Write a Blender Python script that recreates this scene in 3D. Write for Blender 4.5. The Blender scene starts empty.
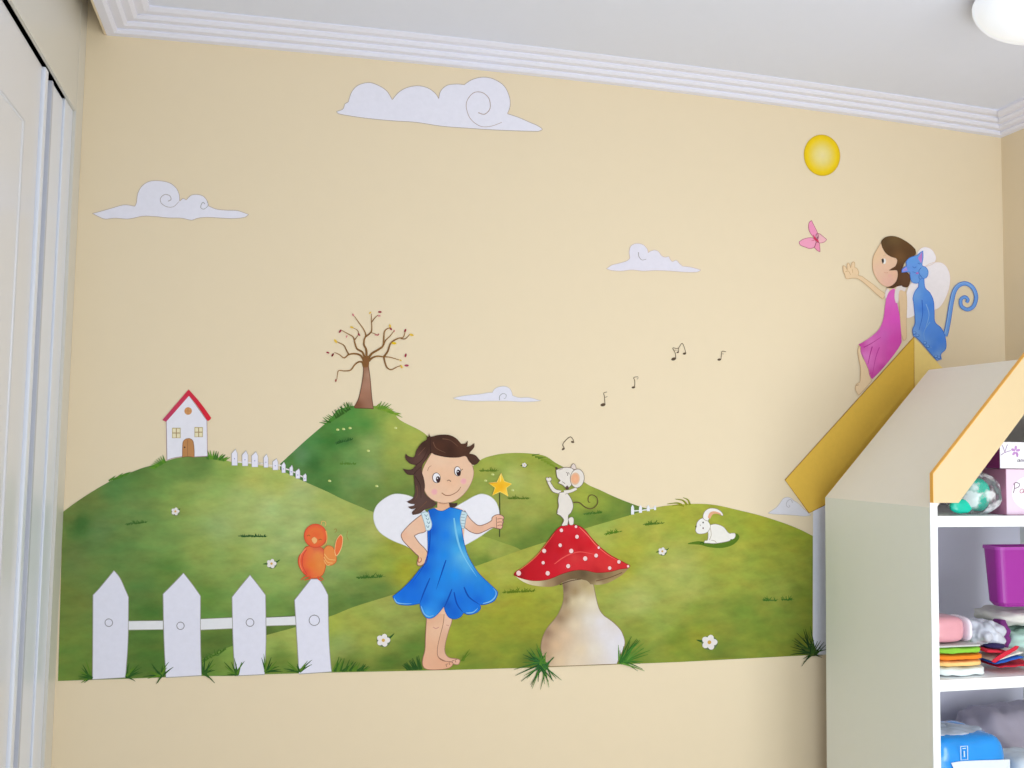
import bpy, bmesh, math, random
from mathutils import Vector, Matrix
from mathutils.geometry import delaunay_2d_cdt
random.seed(7)
SC = bpy.context.scene
COL = SC.collection

# ------------------------------------------------------------------ camera
F = 945.0
YAW, PITCH, ROLL = .2484, .068, .0165
CAM = Vector((0, -2.75, 1.35))
_fwd = Vector((math.sin(YAW)*math.cos(PITCH), math.cos(YAW)*math.cos(PITCH), math.sin(PITCH)))
_right = Vector((math.cos(YAW), -math.sin(YAW), 0))
_up = _right.cross(_fwd)
RX = math.cos(ROLL)*_right + math.sin(ROLL)*_up
UX = -math.sin(ROLL)*_right + math.cos(ROLL)*_up
cam = bpy.data.cameras.new('camera'); camo = bpy.data.objects.new('camera', cam); COL.objects.link(camo)
m = Matrix((RX, UX, -_fwd)).transposed().to_4x4(); m.translation = CAM
camo.matrix_world = m
cam.sensor_width = 36; cam.lens = 36*F/1024; cam.clip_start = .02
SC.camera = camo

def on(px, py, ax=1, v=0.0):
    """where the sight line through a measured point meets the plane axis=v"""
    d = RX*((px-512)/F) - UX*((py-384)/F) + _fwd
    t = (v-CAM[ax])/d[ax]
    return CAM + d*t

# ------------------------------------------------------------------ measures
XL, XC, XR = -.529, -.477, 2.466        # wardrobe plane, cornice start, right wall
ZC, ZT = 2.473, 2.515                   # cornice bottom, ceiling
UX0, UXC, UX1 = 1.711, 2.10, 2.462      # shelf unit: side, ridge, side
UYR, UYF = -.072, -.562

# ------------------------------------------------------------------ colour, materials
def lin(c):
    return tuple(((x/255)/12.92 if x/255 <= .04045 else ((x/255+.055)/1.055)**2.4) for x in c[:3])
def newmat(name):
    m = bpy.data.materials.new(name); m.use_nodes = True
    nt = m.node_tree; b = nt.nodes['Principled BSDF']
    return m, nt, b
MATS = {}
def mat(name, rgb, rough=.6, noise=.0, scale=40, bump=0, **kw):
    if name in MATS: return MATS[name]
    m, nt, b = newmat(name)
    b.inputs['Roughness'].default_value = rough
    c = lin(rgb)
    tc = nt.nodes.new('ShaderNodeTexCoord')
    nz = nt.nodes.new('ShaderNodeTexNoise'); nz.inputs['Scale'].default_value = scale; nz.inputs['Detail'].default_value = 4
    nt.links.new(tc.outputs['Object'], nz.inputs['Vector'])
    mr = nt.nodes.new('ShaderNodeMapRange'); mr.inputs['To Min'].default_value = 1-noise; mr.inputs['To Max'].default_value = 1+noise
    nt.links.new(nz.outputs['Fac'], mr.inputs['Value'])
    vm = nt.nodes.new('ShaderNodeVectorMath'); vm.operation = 'SCALE'; vm.inputs[0].default_value = c
    nt.links.new(mr.outputs['Result'], vm.inputs['Scale'])
    nt.links.new(vm.outputs['Vector'], b.inputs['Base Color'])
    if bump:
        bp = nt.nodes.new('ShaderNodeBump'); bp.inputs['Strength'].default_value = bump; bp.inputs['Distance'].default_value = .002
        nt.links.new(nz.outputs['Fac'], bp.inputs['Height']); nt.links.new(bp.outputs['Normal'], b.inputs['Normal'])
    for k, v in kw.items(): b.inputs[k].default_value = v
    MATS[name] = m
    return m
def paintmat(name, amt, sx, sz, rot=0, hue=0.0):
    """mural paint: the painter's colours (stored per vertex) broken up by brush marks"""
    m, nt, b = newmat(name)
    b.inputs['Roughness'].default_value = .75
    b.inputs['Specular IOR Level'].default_value = .2
    at = nt.nodes.new('ShaderNodeAttribute'); at.attribute_name = 'paint'
    tc = nt.nodes.new('ShaderNodeTexCoord'); ge = nt.nodes.new('ShaderNodeNewGeometry')
    mp = nt.nodes.new('ShaderNodeMapping'); mp.inputs['Scale'].default_value = (sx, 1, sz); mp.inputs['Rotation'].default_value = (0, rot, 0)
    nt.links.new(ge.outputs['Position'], mp.inputs['Vector'])
    nz = nt.nodes.new('ShaderNodeTexNoise'); nz.inputs['Scale'].default_value = 1; nz.inputs['Detail'].default_value = 5; nz.inputs['Roughness'].default_value = .6
    nt.links.new(mp.outputs['Vector'], nz.inputs['Vector'])
    mr = nt.nodes.new('ShaderNodeMapRange'); mr.inputs['From Min'].default_value = .25; mr.inputs['From Max'].default_value = .75
    mr.inputs['To Min'].default_value = 1-amt; mr.inputs['To Max'].default_value = 1+amt
    nt.links.new(nz.outputs['Fac'], mr.inputs['Value'])
    vm = nt.nodes.new('ShaderNodeVectorMath'); vm.operation = 'SCALE'
    nt.links.new(at.outputs['Color'], vm.inputs[0]); nt.links.new(mr.outputs['Result'], vm.inputs['Scale'])
    src = vm.outputs['Vector']
    if hue:
        n2 = nt.nodes.new('ShaderNodeTexNoise'); n2.inputs['Scale'].default_value = .7; n2.inputs['Detail'].default_value = 3
        ad = nt.nodes.new('ShaderNodeVectorMath'); ad.operation = 'ADD'; ad.inputs[1].default_value = (5, 3, 9)
        nt.links.new(mp.outputs['Vector'], ad.inputs[0]); nt.links.new(ad.outputs['Vector'], n2.inputs['Vector'])
        hs = nt.nodes.new('ShaderNodeHueSaturation')
        m2 = nt.nodes.new('ShaderNodeMapRange'); m2.inputs['From Min'].default_value = .3; m2.inputs['From Max'].default_value = .7
        m2.inputs['To Min'].default_value = .5-hue; m2.inputs['To Max'].default_value = .5+hue
        nt.links.new(n2.outputs['Fac'], m2.inputs['Value']); nt.links.new(m2.outputs['Result'], hs.inputs['Hue'])
        hs.inputs['Saturation'].default_value = .95; hs.inputs['Value'].default_value = 1.09; nt.links.new(src, hs.inputs['Color']); src = hs.outputs['Color']
    nt.links.new(src, b.inputs['Base Color'])
    return m
PM = {'flat': paintmat('paint_flat', .03, 60, 60), 'brush': paintmat('paint_brushed', .2, 16, 34, .5, .017),
      'brush2': paintmat('paint_brushed_fine', .15, 20, 38, .3, .014), 'cloth': paintmat('paint_cloth', .05, 40, 15)}

def tag(o, label=None, cat=None, group=None, kind=None):
    if label: o['label'] = label
    if cat: o['category'] = cat
    if group: o['group'] = group
    if kind: o['kind'] = kind
    return o
def empty(name, loc, label, cat, group=None):
    o = bpy.data.objects.new(name, None); COL.objects.link(o); o.location = loc; o.empty_display_size = .05
    return tag(o, label, cat, group)

def wloc(o):
    v = Vector(o.location)
    while o.parent: o = o.parent; v += o.location
    return v
# ------------------------------------------------------------------ mural painting kit
def P(s, o=(0, 0), k=1.0):
    """'x,y x,y*' -> points in photograph pixels; * marks a corner"""
    r = []
    for w in s.split():
        c = w.endswith('*'); x, y = w.rstrip('*').split(',')
        r.append((o[0]+float(x)/k, o[1]+float(y)/k, c))
    return r
def smooth(pts, closed=True, n=5):
    N = len(pts); out = []
    seg = N if closed else N-1
    for i in range(seg):
        p1, p2 = pts[i], pts[(i+1) % N]
        p0 = pts[i-1] if (closed or i > 0) else p1
        p3 = pts[(i+2) % N] if (closed or i+2 < N) else p2
        if p1[2]: p0 = p1
        if p2[2]: p3 = p2
        if p1[2] and p2[2]: out.append(p1[:2]); continue
        for j in range(n):
            t = j/n; t2 = t*t; t3 = t2*t
            out.append(tuple(.5*((2*p1[q])+(p2[q]-p0[q])*t+(2*p0[q]-5*p1[q]+4*p2[q]-p3[q])*t2+(3*p1[q]-p0[q]-3*p2[q]+p3[q])*t3) for q in (0, 1)))
    if not closed: out.append(pts[-1][:2])
    return out
def clean(pl):
    r = []
    for p in pl:
        if not r or math.hypot(p[0]-r[-1][0], p[1]-r[-1][1]) > .08: r.append(p)
    while len(r) > 2 and math.hypot(r[0][0]-r[-1][0], r[0][1]-r[-1][1]) <= .08: r.pop()
    return r
def inside(x, y, pl):
    c = False; j = len(pl)-1
    for i in range(len(pl)):
        xi, yi = pl[i]; xj, yj = pl[j]
        if (yi > y) != (yj > y) and x < (xj-xi)*(y-yi)/(yj-yi)+xi: c = not c
        j = i
    return c
def idw(cols, x, y, p=2.3):
    w = [1/((x-c[0])**2+(y-c[1])**2+9)**(p/2) for c in cols]; s = sum(w)
    return tuple(sum(wi*c[2][q] for wi, c in zip(w, cols))/s for q in range(3))
def light_offset(c, x):
    # light falloff offset in the colour: paint brightened toward both ends, below bright white
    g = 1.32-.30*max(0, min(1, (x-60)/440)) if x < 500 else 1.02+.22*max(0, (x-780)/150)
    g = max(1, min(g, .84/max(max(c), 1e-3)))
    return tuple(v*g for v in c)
class Paint:
    def __init__(self, layer, raw=False): self.raw = raw; self.v = []; self.f = []; self.c = []; self.y = -.0004-layer*.0002; self.n = 0
    def _y(self): self.n += 1; return self.y-self.n*.000025
    def _add(self, pts, faces, cols):
        y = self._y(); b = len(self.v)
        for p in pts: self.v.append(on(p[0], p[1], 1, y))
        if not self.raw: cols = [light_offset(c, p[0]) for c, p in zip(cols, pts)]
        self.c += cols; self.f += [tuple(b+i for i in f) for f in faces]
    def poly(self, pl, col, cols=None, step=5, ip=2.3):
        pl = clean(pl); n = len(pl)
        co = [Vector(p) for p in pl]
        if cols:
            xs = [p[0] for p in pl]; ys = [p[1] for p in pl]
            x = min(xs)+step/2; k = 0
            while x < max(xs):
                y = min(ys)+step*(.5 if k % 2 else .25)
                while y < max(ys):
                    if inside(x, y, pl): co.append(Vector((x, y)))
                    y += step
                x += step; k += 1
        vs, es, fs, *_ = delaunay_2d_cdt(co, [], [list(range(n))], 1, 1e-5)
        lc = [(c[0], c[1], lin(c[2])) for c in cols] if cols else None
        self._add([(v.x, v.y) for v in vs], [tuple(f) for f in fs], [idw(lc, v.x, v.y, ip) if lc else lin(col) for v in vs])
        return self
    def fill(self, pts, col, cols=None, step=5, outline=None, ow=.9, n=5, ip=2.3):
        pl = smooth(pts, True, n); self.poly(pl, col, cols, step, ip)
        if outline: self.ribbon(pl+[pl[0], pl[1]], outline, ow, ow)
        return self
    def ribbon(self, pl, col, w0, w1=None, taper=False):
        w1 = w0 if w1 is None else w1
        r = []
        for p in pl:
            if not r or math.hypot(p[0]-r[-1][0], p[1]-r[-1][1]) > .25: r.append(p)
        if len(r) < 2: return self
        L = []; N = len(r)
        for i, p in enumerate(r):
            a = r[max(0, i-1)]; b = r[min(N-1, i+1)]
            dx, dy = b[0]-a[0], b[1]-a[1]; d = math.hypot(dx, dy) or 1
            t = i/(N-1); w = (w0+(w1-w0)*t)/2
            if taper: w *= max(.15, math.sin(math.pi*min(1, t*.9+.08))**.6)
            L += [(p[0]-dy/d*w, p[1]+dx/d*w), (p[0]+dy/d*w, p[1]-dx/d*w)]
        c = lin(col) if not isinstance(col, list) else None
        cs = [c]*len(L) if c else [lin(col[min(len(col)-1, int(i//2/N*len(col)))]) for i in range(len(L))]
        self._add(L, [(2*i, 2*i+1, 2*i+3, 2*i+2) for i in range(N-1)], cs)
        return self
    def line(self, pts, col, w0=1, w1=None, n=6, taper=False):
        return self.ribbon(smooth(pts, False, n), col, w0, w1, taper)
    def dot(self, x, y, rx, ry=None, col=(0, 0, 0), rot=0, n=18, rim=None):
        ry = ry or rx; cr, sr = math.cos(rot), math.sin(rot)
        pl = [(x+rx*math.cos(a)*cr-ry*math.sin(a)*sr, y+rx*math.cos(a)*sr+ry*math.sin(a)*cr) for a in [2*math.pi*i/n for i in range(n)]]
        if rim:   # col at the centre to rim at the edge, through (t, colour) stops
            pts = [(x, y)]; cs = [lin(col)]; fs = []; stops = [(0, col)]+rim
            for k, (t, c) in enumerate(rim):
                for p in pl: pts.append((x+(p[0]-x)*t, y+(p[1]-y)*t)); cs.append(lin(c))
                for i in range(n):
                    j = (i+1) % n
                    if k == 0: fs.append((0, 1+i, 1+j))
                    else: fs.append((1+(k-1)*n+i, 1+k*n+i, 1+k*n+j, 1+(k-1)*n+j))
            self._add(pts, fs, cs)
        else: self._add(pl, [tuple(range(n))], [lin(col)]*n)
        return self
    def blade(self, x, y, ang, L, col, w=2.2, curve=.25):
        a = math.radians(ang); dx, dy = math.cos(a), -math.sin(a); s = 1 if dx >= 0 else -1
        pl = [(x+dx*L*t-(-dy)*0*t, y+dy*L*t+curve*L*t*t*.6) for t in [i/6 for i in range(7)]]
        return self.ribbon(pl, col, w, .3)
    def build(self, name, parent=None, m='flat'):
        loc = wloc(parent) if parent else None
        if loc is None:
            xs = [v.x for v in self.v]; zs = [v.z for v in self.v]
            loc = Vector(((min(xs)+max(xs))/2, self.y, min(zs)))
        me = bpy.data.meshes.new(name)
        me.from_pydata([v-loc for v in self.v], [], self.f)
        ca = me.color_attributes.new('paint', 'FLOAT_COLOR', 'POINT')
        for i, c in enumerate(self.c): ca.data[i].color = (*c, 1)
        me.materials.append(PM[m])
        bm = bmesh.new(); bm.from_mesh(me)
        for f in bm.faces:
            if f.normal.y > 0: f.normal_flip()
        bm.to_mesh(me); bm.free()
        o = bpy.data.objects.new(name, me); COL.objects.link(o)
        if parent: o.parent = parent
        else: o.location = loc
        return o
def root(name, px, py, label, cat, group=None):
    o = empty(name, on(px, py, 1, -.001), label, cat, group); o['kind'] = 'thing'; return o
def single(o, label, cat, group=None): return tag(o, label, cat, group, 'thing')

WHITE = (228, 226, 236); SKIN = (232, 190, 158); LINE = (112, 84, 74)
# ------------------------------------------------------------------ hills
BASE = [(58, 681), (120, 679), (200, 676), (330, 672.6), (450, 670), (540, 667.5), (680, 662), (812.5, 655)]
def basey(x):
    for a, b in zip(BASE, BASE[1:]):
        if x <= b[0]: return a[1]+(b[1]-a[1])*(x-a[0])/(b[0]-a[0])
    return 655
o = Paint(0).fill(P('280,464* 305,441 328,421 337,410* 352,406 376,406 392,410 400,420 424,433 440,450 470,480* 470,560* 280,560*'), None, ip=3.0,
 cols=[(290, 460, (70, 118, 50)), (310, 440, (72, 122, 56)), (330, 425, (70, 124, 48)), (350, 412, (72, 130, 48)), (365, 425, (78, 130, 48)), (380, 412, (120, 148, 56)), (395, 425, (152, 162, 66)), (410, 440, (158, 166, 66)),
 (330, 440, (56, 108, 36)), (345, 442, (62, 112, 44)), (300, 455, (84, 126, 76)), (315, 465, (52, 100, 38)), (330, 465, (78, 122, 50)), (350, 455, (100, 140, 66)), (370, 445, (128, 150, 76)), (370, 470, (122, 144, 76)),
 (395, 455, (140, 154, 62)), (350, 480, (104, 134, 66)), (330, 485, (70, 114, 46)), (370, 495, (96, 122, 52)), (395, 480, (116, 136, 54)), (400, 500, (92, 118, 44)), (420, 460, (144, 154, 58)), (425, 500, (104, 126, 50))]).build('painted_hill', None, 'brush2')
single(o, 'tall painted green hill carrying the bare autumn tree', 'painted hill')
o = Paint(1).fill(P('440,500* 462,478 479,461 495,455 512,453 530,453.5 545,456 556,463 572,472 587,484 600,490 615,497 630,503 645,508 665,512* 640,560* 500,580* 440,540*'), None, ip=3.0,
 cols=[(480, 465, (150, 160, 58)), (500, 458, (148, 160, 60)), (530, 458, (146, 156, 52)), (550, 462, (132, 148, 46)), (490, 480, (142, 152, 60)), (515, 478, (164, 172, 84)), (540, 485, (166, 168, 72)), (500, 510, (148, 154, 66)), (530, 515, (150, 156, 64)),
 (560, 500, (150, 158, 56)), (520, 535, (122, 138, 48)), (540, 535, (96, 122, 36)), (505, 530, (132, 146, 52)), (585, 500, (152, 162, 50)), (600, 505, (134, 150, 46)), (590, 518, (98, 126, 40)), (615, 508, (106, 130, 40)), (635, 508, (92, 118, 42)), (575, 526, (100, 128, 36)), (603, 518, (94, 122, 36)), (555, 532, (98, 126, 36)), (525, 543, (92, 118, 36)), (460, 495, (140, 150, 56)), (580, 480, (146, 158, 50))]).build('painted_hill', None, 'brush2')
single(o, 'rounded painted green hill behind the white mouse', 'painted hill')
C_PTS = P('62.8,512* 75,503 90,493 108,482.5 125,475 141,468.5 155,464.5 168,460.5 180,457.5 200,456 215,457 225,460 232,462 243,463 255,464.5 266,466.5 280,470 290,474.5 300,479.5 311,484.5 328,492 342,499 361,507 372,511.5 400,520 440,528 485,537 502,542.5 521,550 540,566* 470,640* 232,676*')
C_PTS += [(x, basey(x), True) for x in (200, 120, 58)]
o = Paint(2).fill(C_PTS, None, step=6, ip=3.0,
 cols=[(70, 515, (98, 116, 52)), (90, 500, (96, 112, 50)), (80, 523, (52, 94, 36)), (115, 490, (76, 116, 54)), (140, 475, (84, 114, 48)), (165, 470, (94, 126, 54)), (200, 465, (92, 122, 52)), (230, 470, (130, 152, 66)), (255, 474, (160, 168, 78)), (280, 480, (158, 168, 78)), (300, 490, (156, 170, 100)), (330, 502, (152, 164, 80)), (355, 512, (150, 162, 76)),
 (100, 530, (88, 116, 60)), (75, 560, (92, 112, 54)), (70, 600, (98, 114, 46)), (75, 650, (96, 120, 44)), (80, 672, (90, 116, 40)), (130, 510, (96, 124, 60)), (120, 545, (88, 118, 54)), (100, 580, (94, 118, 52)), (140, 590, (80, 112, 48)), (160, 540, (104, 134, 62)), (170, 570, (88, 120, 46)),
 (180, 500, (122, 144, 64)), (210, 500, (140, 160, 78)), (240, 500, (150, 168, 92)), (270, 510, (158, 174, 104)), (220, 525, (138, 160, 92)), (200, 550, (128, 148, 66)), (240, 555, (132, 152, 70)), (260, 540, (146, 164, 88)), (285, 540, (150, 168, 96)), (300, 520, (154, 170, 98)), (280, 580, (134, 156, 74)), (240, 590, (112, 142, 62)), (205, 600, (92, 128, 46)),
 (150, 615, (70, 104, 36)), (150, 655, (72, 102, 34)), (215, 640, (78, 104, 36)), (215, 615, (96, 130, 52)), (280, 610, (104, 136, 56)), (330, 540, (146, 162, 84)), (330, 570, (132, 152, 78)), (360, 540, (142, 156, 76)), (350, 590, (110, 136, 60)), (340, 605, (88, 118, 44)), (380, 590, (96, 122, 48)), (385, 560, (140, 152, 50)), (405, 570, (150, 150, 24)), (400, 545, (148, 152, 40)), (370, 525, (158, 162, 80)),
 (290, 625, (84, 112, 42)), (265, 632, (76, 104, 38)), (245, 637, (74, 102, 36)), (320, 617, (84, 112, 42)), (360, 600, (86, 114, 44)), (480, 545, (152, 164, 60)), (495, 550, (150, 160, 66)), (485, 560, (96, 124, 36)), (510, 552, (140, 152, 56)), (460, 560, (120, 138, 48))]).build('painted_hill', None, 'brush')
single(o, 'broad painted green hill at the left carrying the little house', 'painted hill')
D_PTS = P('196,662* 215,653 232,646 250,640.5 267,635 296,627 331,616 355,606.5 395,594 430,582 476,566 500,557.5 521,550 544,542.5 565,535.5 590,527 612,520.5 632,514.5 650,509 668,505.5 694,503.8 715,505 740,510.5 762,516 785,523.5 800,529.5 812.8,536*')
D_PTS += [(x, basey(x), True) for x in (812.5, 680, 540, 450, 330, 196)]
o = Paint(3).fill(D_PTS, None, step=6, ip=3.0,
 cols=[(210, 662, (96, 124, 44)), (230, 655, (112, 140, 54)), (260, 645, (140, 156, 70)), (300, 635, (150, 164, 74)), (280, 665, (98, 122, 40)), (330, 625, (148, 158, 54)), (340, 645, (138, 152, 74)), (360, 620, (146, 156, 60)), (350, 665, (92, 114, 36)), (385, 605, (152, 160, 70)), (375, 640, (140, 150, 56)), (400, 620, (138, 148, 64)), (390, 665, (82, 108, 30)), (415, 650, (92, 118, 36)),
 (460, 640, (142, 150, 34)), (480, 600, (150, 152, 34)), (490, 580, (158, 160, 48)), (470, 665, (116, 132, 34)), (500, 570, (162, 166, 62)), (520, 560, (158, 162, 56)), (500, 620, (150, 150, 30)), (520, 600, (152, 154, 30)), (510, 645, (134, 142, 32)), (530, 625, (142, 144, 30)), (530, 660, (98, 118, 30)),
 (560, 538, (150, 162, 62)), (600, 530, (156, 166, 66)), (640, 520, (158, 164, 58)), (680, 512, (160, 162, 44)), (720, 512, (154, 158, 40)), (760, 520, (150, 156, 34)), (800, 535, (142, 150, 34)), (630, 545, (160, 162, 46)), (625, 565, (158, 156, 38)), (650, 580, (160, 168, 74)), (640, 600, (164, 170, 86)), (680, 570, (164, 168, 78)), (690, 590, (158, 164, 72)), (720, 560, (152, 158, 50)), (740, 580, (146, 154, 48)),
 (770, 560, (146, 152, 42)), (800, 570, (138, 146, 42)), (660, 620, (146, 156, 60)), (640, 630, (132, 146, 48)), (630, 655, (110, 130, 36)), (680, 640, (120, 136, 30)), (700, 610, (130, 142, 42)), (740, 610, (110, 132, 36)), (760, 640, (122, 136, 34)), (720, 655, (106, 122, 32)), (790, 620, (122, 138, 40)), (805, 600, (114, 130, 32)), (808, 640, (104, 116, 20)), (780, 590, (140, 150, 52)), (700, 635, (134, 140, 30))]).build('painted_hill', None, 'brush')
single(o, 'long yellow-green painted hill across the front right with the rabbit', 'painted hill')

# ------------------------------------------------------------------ grass painted on the hills
GD = (52, 92, 30); GM = (84, 122, 34)
def tuft(cx, cy, w, n, ang=(60, 120), L=5, cols=(GD, GM), layer=5, bw=1.4, label='', group='small dark grass marks painted on the hills'):
    p = Paint(layer)
    for i in range(n):
        x = cx+w*(random.random()-.5); p.blade(x, cy+(random.random()-.5)*L*.5, random.uniform(*ang), L*random.uniform(.6, 1.15), random.choice(cols), bw, .1)
    o = p.build('painted_grass_tuft'); return single(o, label, 'painted grass', group)
def smudge(cx, cy, w, col, label, tilt=0., L=4.5):
    p = Paint(4); cd = tuple(int(v*.86+20) for v in col)
    p.ribbon([(cx-w/2, cy+tilt*w/2), (cx-w*.2, cy), (cx+w*.15, cy+.4), (cx+w/2, cy-tilt*w/2)], cd, 1.5, 1.1, True)
    for i in range(int(w*1.2)):
        t = random.random()-.5; p.blade(cx+t*w*.9, cy-t*tilt*w+1, random.uniform(25, 155), L*random.uniform(.45, 1.1)*(1.15-abs(t)), col, 1.1, .1)
    o = p.build('painted_grass_tuft'); return single(o, label, 'painted grass', 'small dark grass marks painted on the hills')
smudge(489, 470.5, 20, (98, 124, 36), 'thin dark painted grass mark just above the star wand')
smudge(519, 498, 24, (90, 116, 34), 'thin dark painted grass mark right of the star wand')
smudge(593, 513, 20, (72, 112, 34), 'dark painted grass mark just under the mouse tail curl', .1)
smudge(253, 536, 30, (44, 84, 40), 'dark blue-green painted grass streak in the middle of the left hill')
smudge(371, 577, 30, (66, 106, 36), 'dark painted grass mark between the orange bird and the blue dress', .05, 6)
smudge(136, 523, 22, (62, 100, 40), 'faint painted grass mark above the left fence picket', .12)
smudge(348, 463.5, 17, (84, 122, 44), 'faint painted grass mark on the tree hill')
smudge(344, 441, 18, (44, 90, 34), 'dark painted grass smudge below the tree roots', .25)
smudge(519, 591.5, 34, (96, 118, 20), 'painted grass mark left of the red mushroom cap tip', .05, 6)
smudge(613, 532.5, 18, (82, 120, 24), 'painted grass mark above the right side of the mushroom cap', .2, 5)
smudge(654, 523.5, 22, (78, 112, 30), 'painted grass mark under the tiny right-hand fence', .1, 5)
smudge(770, 600, 14, (66, 112, 34), 'left one of two painted grass marks near the right edge of the hill', 0, 6)
smudge(788, 599.5, 13, (66, 112, 34), 'right one of two painted grass marks near the right edge of the hill', 0, 6)
smudge(214, 655, 26, (66, 104, 30), 'leafy painted grass mark in the second gap of the big fence', .5, 6)
# tufts on the crests
p = Paint(4)
for i in range(16):
    t = i/15; x = 328+t*22; y = 421-t*14
    p.blade(x, y+3, 125+random.uniform(-30, 30)+20*(1-t), 9, random.choice((GD, (70, 124, 44))), 2.2, .05)
for i in range(5): p.blade(346+i*1.5, 408, 95+random.uniform(-15, 15), 6, (72, 118, 40), 1.2, 0)
single(p.build('painted_grass_tuft'), 'dark painted grass fringe on the crest left of the tree', 'painted grass')
p = Paint(4)
for i in range(14):
    t = i/13; p.blade(375+t*20, 408+t*6, 45-t*60+random.uniform(-12, 12), 8, random.choice(((106, 146, 40), (120, 152, 48))), 2.0, .1)
for i in range(4): p.blade(378+i*2, 409, 65-10*i, 9, (96, 140, 44), 1.8, .05)
single(p.build('painted_grass_tuft'), 'bright painted grass fringe on the crest right of the tree', 'painted grass')
p = Paint(4)
for i in range(9): p.blade(165-i*1.2, 463+i*.6, 105+i*9, 9-i*.3, random.choice(((88, 134, 36), (72, 118, 36))), 2.6, .1)
single(p.build('painted_grass_tuft'), 'painted grass bush at the left foot of the little house', 'painted grass')
p = Paint(4)
for i in range(14):
    t = i/13; p.blade(208+t*16, 459+t*1.5, 120-t*95+random.uniform(-10, 10), 11-t*4, random.choice(((92, 138, 40), (66, 112, 38), (60, 104, 36))), 2.6, .1)
single(p.build('painted_grass_tuft'), 'painted grass bush at the right foot of the little house', 'painted grass')
p = Paint(4)
for i in range(10):
    t = i/9; p.blade(109+t*16, 481-t*6.5, 20+random.uniform(-15, 30), 6.5, random.choice(((66, 112, 34), (80, 122, 40))), 2.2, 0)
single(p.build('painted_grass_tuft'), 'low painted grass tuft on the left slope of the house hill', 'painted grass')
p = Paint(4)
for i in range(9):
    t = i/8; p.blade(532+t*24, 455.5+t*12, 15-t*50+random.uniform(-8, 8), 8, random.choice(((122, 144, 40), (96, 124, 34))), 1.8, .05)
single(p.build('painted_grass_tuft'), 'painted grass fringe on the crest behind the mouse head', 'painted grass')
p = Paint(4)
for a, b in (('690,505 688,500 683,497.5', 2.4), ('687,505 683,500.5 675,499', 2.6), ('682,505 677,503 667,504', 2.4), ('684,506 678,505 672,506', 2.0)):
    p.line(P(a), (134, 138, 34), b, .4)
single(p.build('painted_grass_tuft'), 'curling olive painted grass on the crest left of the rabbit', 'painted grass')
# tufts along the bottom of the mural, on top of fence pickets
def btuft(cx, cy, blades, label, layer=9, cols=(GD, GM, (40, 80, 28)), w=2.2):
    p = Paint(layer)
    for a, L in blades+tuple((a+9, L*.8) for a, L in blades): p.blade(cx+random.uniform(-1.8, 1.8), cy, a, L*1.12, random.choice(cols), w, .22)
    single(p.build('painted_grass_tuft'), label, 'painted grass', 'grass tufts painted along the bottom of the mural')
btuft(91, 678, ((105, 19), (125, 13), (145, 14), (165, 13), (205, 8)), 'painted grass tuft left of the leftmost big fence picket')
btuft(127, 677, ((80, 15), (55, 16), (40, 17), (25, 14), (-20, 8)), 'painted grass tuft right of the leftmost big fence picket')
btuft(161, 676, ((60, 17), (75, 13), (45, 14), (120, 15), (150, 13), (175, 15), (230, 8)), 'painted grass tuft left of the second big fence picket')
btuft(204, 674, ((85, 18), (65, 17), (48, 15), (25, 12), (-38, 11)), 'painted grass tuft right of the second big fence picket')
btuft(236, 675, ((60, 17), (75, 14), (100, 18), (125, 17), (160, 10)), 'painted grass tuft left of the third big fence picket')
btuft(266, 672, ((95, 19), (75, 16), (55, 14), (30, 14), (8, 16)), 'painted grass tuft right of the third big fence picket')
btuft(299, 672, ((50, 17), (38, 14), (105, 9), (130, 15), (160, 14)), 'painted grass tuft left of the rightmost big fence picket')
p = Paint(5)
for i in range(22):
    x = 333+i*1.5; p.blade(x, basey(x)-1, 62+random.uniform(-22, 22)-i*.6, 17-i*.45, random.choice((GD, GM, (40, 84, 26))), 2.2, .1)
single(p.build('painted_grass_tuft'), 'wide painted grass tuft right of the rightmost big fence picket', 'painted grass', 'grass tufts painted along the bottom of the mural')
p = Paint(5)
for i in range(16):
    x = 408+i*.9; p.blade(x, basey(x)-1, 140-i*3+random.uniform(-12, 12), 8+i*.5, random.choice(((36, 76, 24), (50, 88, 28))), 2.0, .1)
single(p.build('painted_grass_tuft'), 'dark painted grass tuft behind the heel of the blue fairy', 'painted grass', 'grass tufts painted along the bottom of the mural')
btuft(463, 661, ((62, 14), (50, 12), (75, 8)), 'three thin painted grass blades beside the toes of the blue fairy', w=1.2, cols=((92, 124, 30),))
def fan(cx, cy, spec, label, cols, w=2.0, jx=3, layer=12):
    p = Paint(layer)
    for a0, a1, n, L in spec:
        for i in range(n):
            a = a0+(a1-a0)*(i+.5)/n+random.uniform(-4, 4)
            p.blade(cx+random.uniform(-jx, jx), cy+random.uniform(-2, 2), a, L*random.uniform(.75, 1.08), random.choice(cols), w, .12)
    single(p.build('painted_grass_tuft'), label, 'painted grass', 'grass tufts painted along the bottom of the mural')
fan(543, 665, ((95, 178, 14, 23), (185, 262, 9, 26), (262, 330, 9, 22), (40, 95, 6, 15)), 'spiky painted grass tuft at the left foot of the mushroom', ((32, 84, 36), (50, 104, 44), (76, 128, 40)), 1.9, 4)
fan(622, 662, ((75, 100, 4, 17), (20, 74, 13, 30), (-35, 10, 5, 22)), 'spiky painted grass tuft at the right foot of the mushroom', ((48, 104, 34), (66, 122, 38), (96, 142, 52)), 1.9, 3)
fan(813, 654, ((95, 135, 9, 28), (135, 180, 10, 24), (40, 92, 6, 20), (-20, 40, 4, 13), (200, 240, 3, 14)), 'spiky dark painted grass tuft at the right corner of the hill', ((34, 62, 22), (52, 84, 28), (76, 92, 36)), 1.8, 3)

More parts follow.
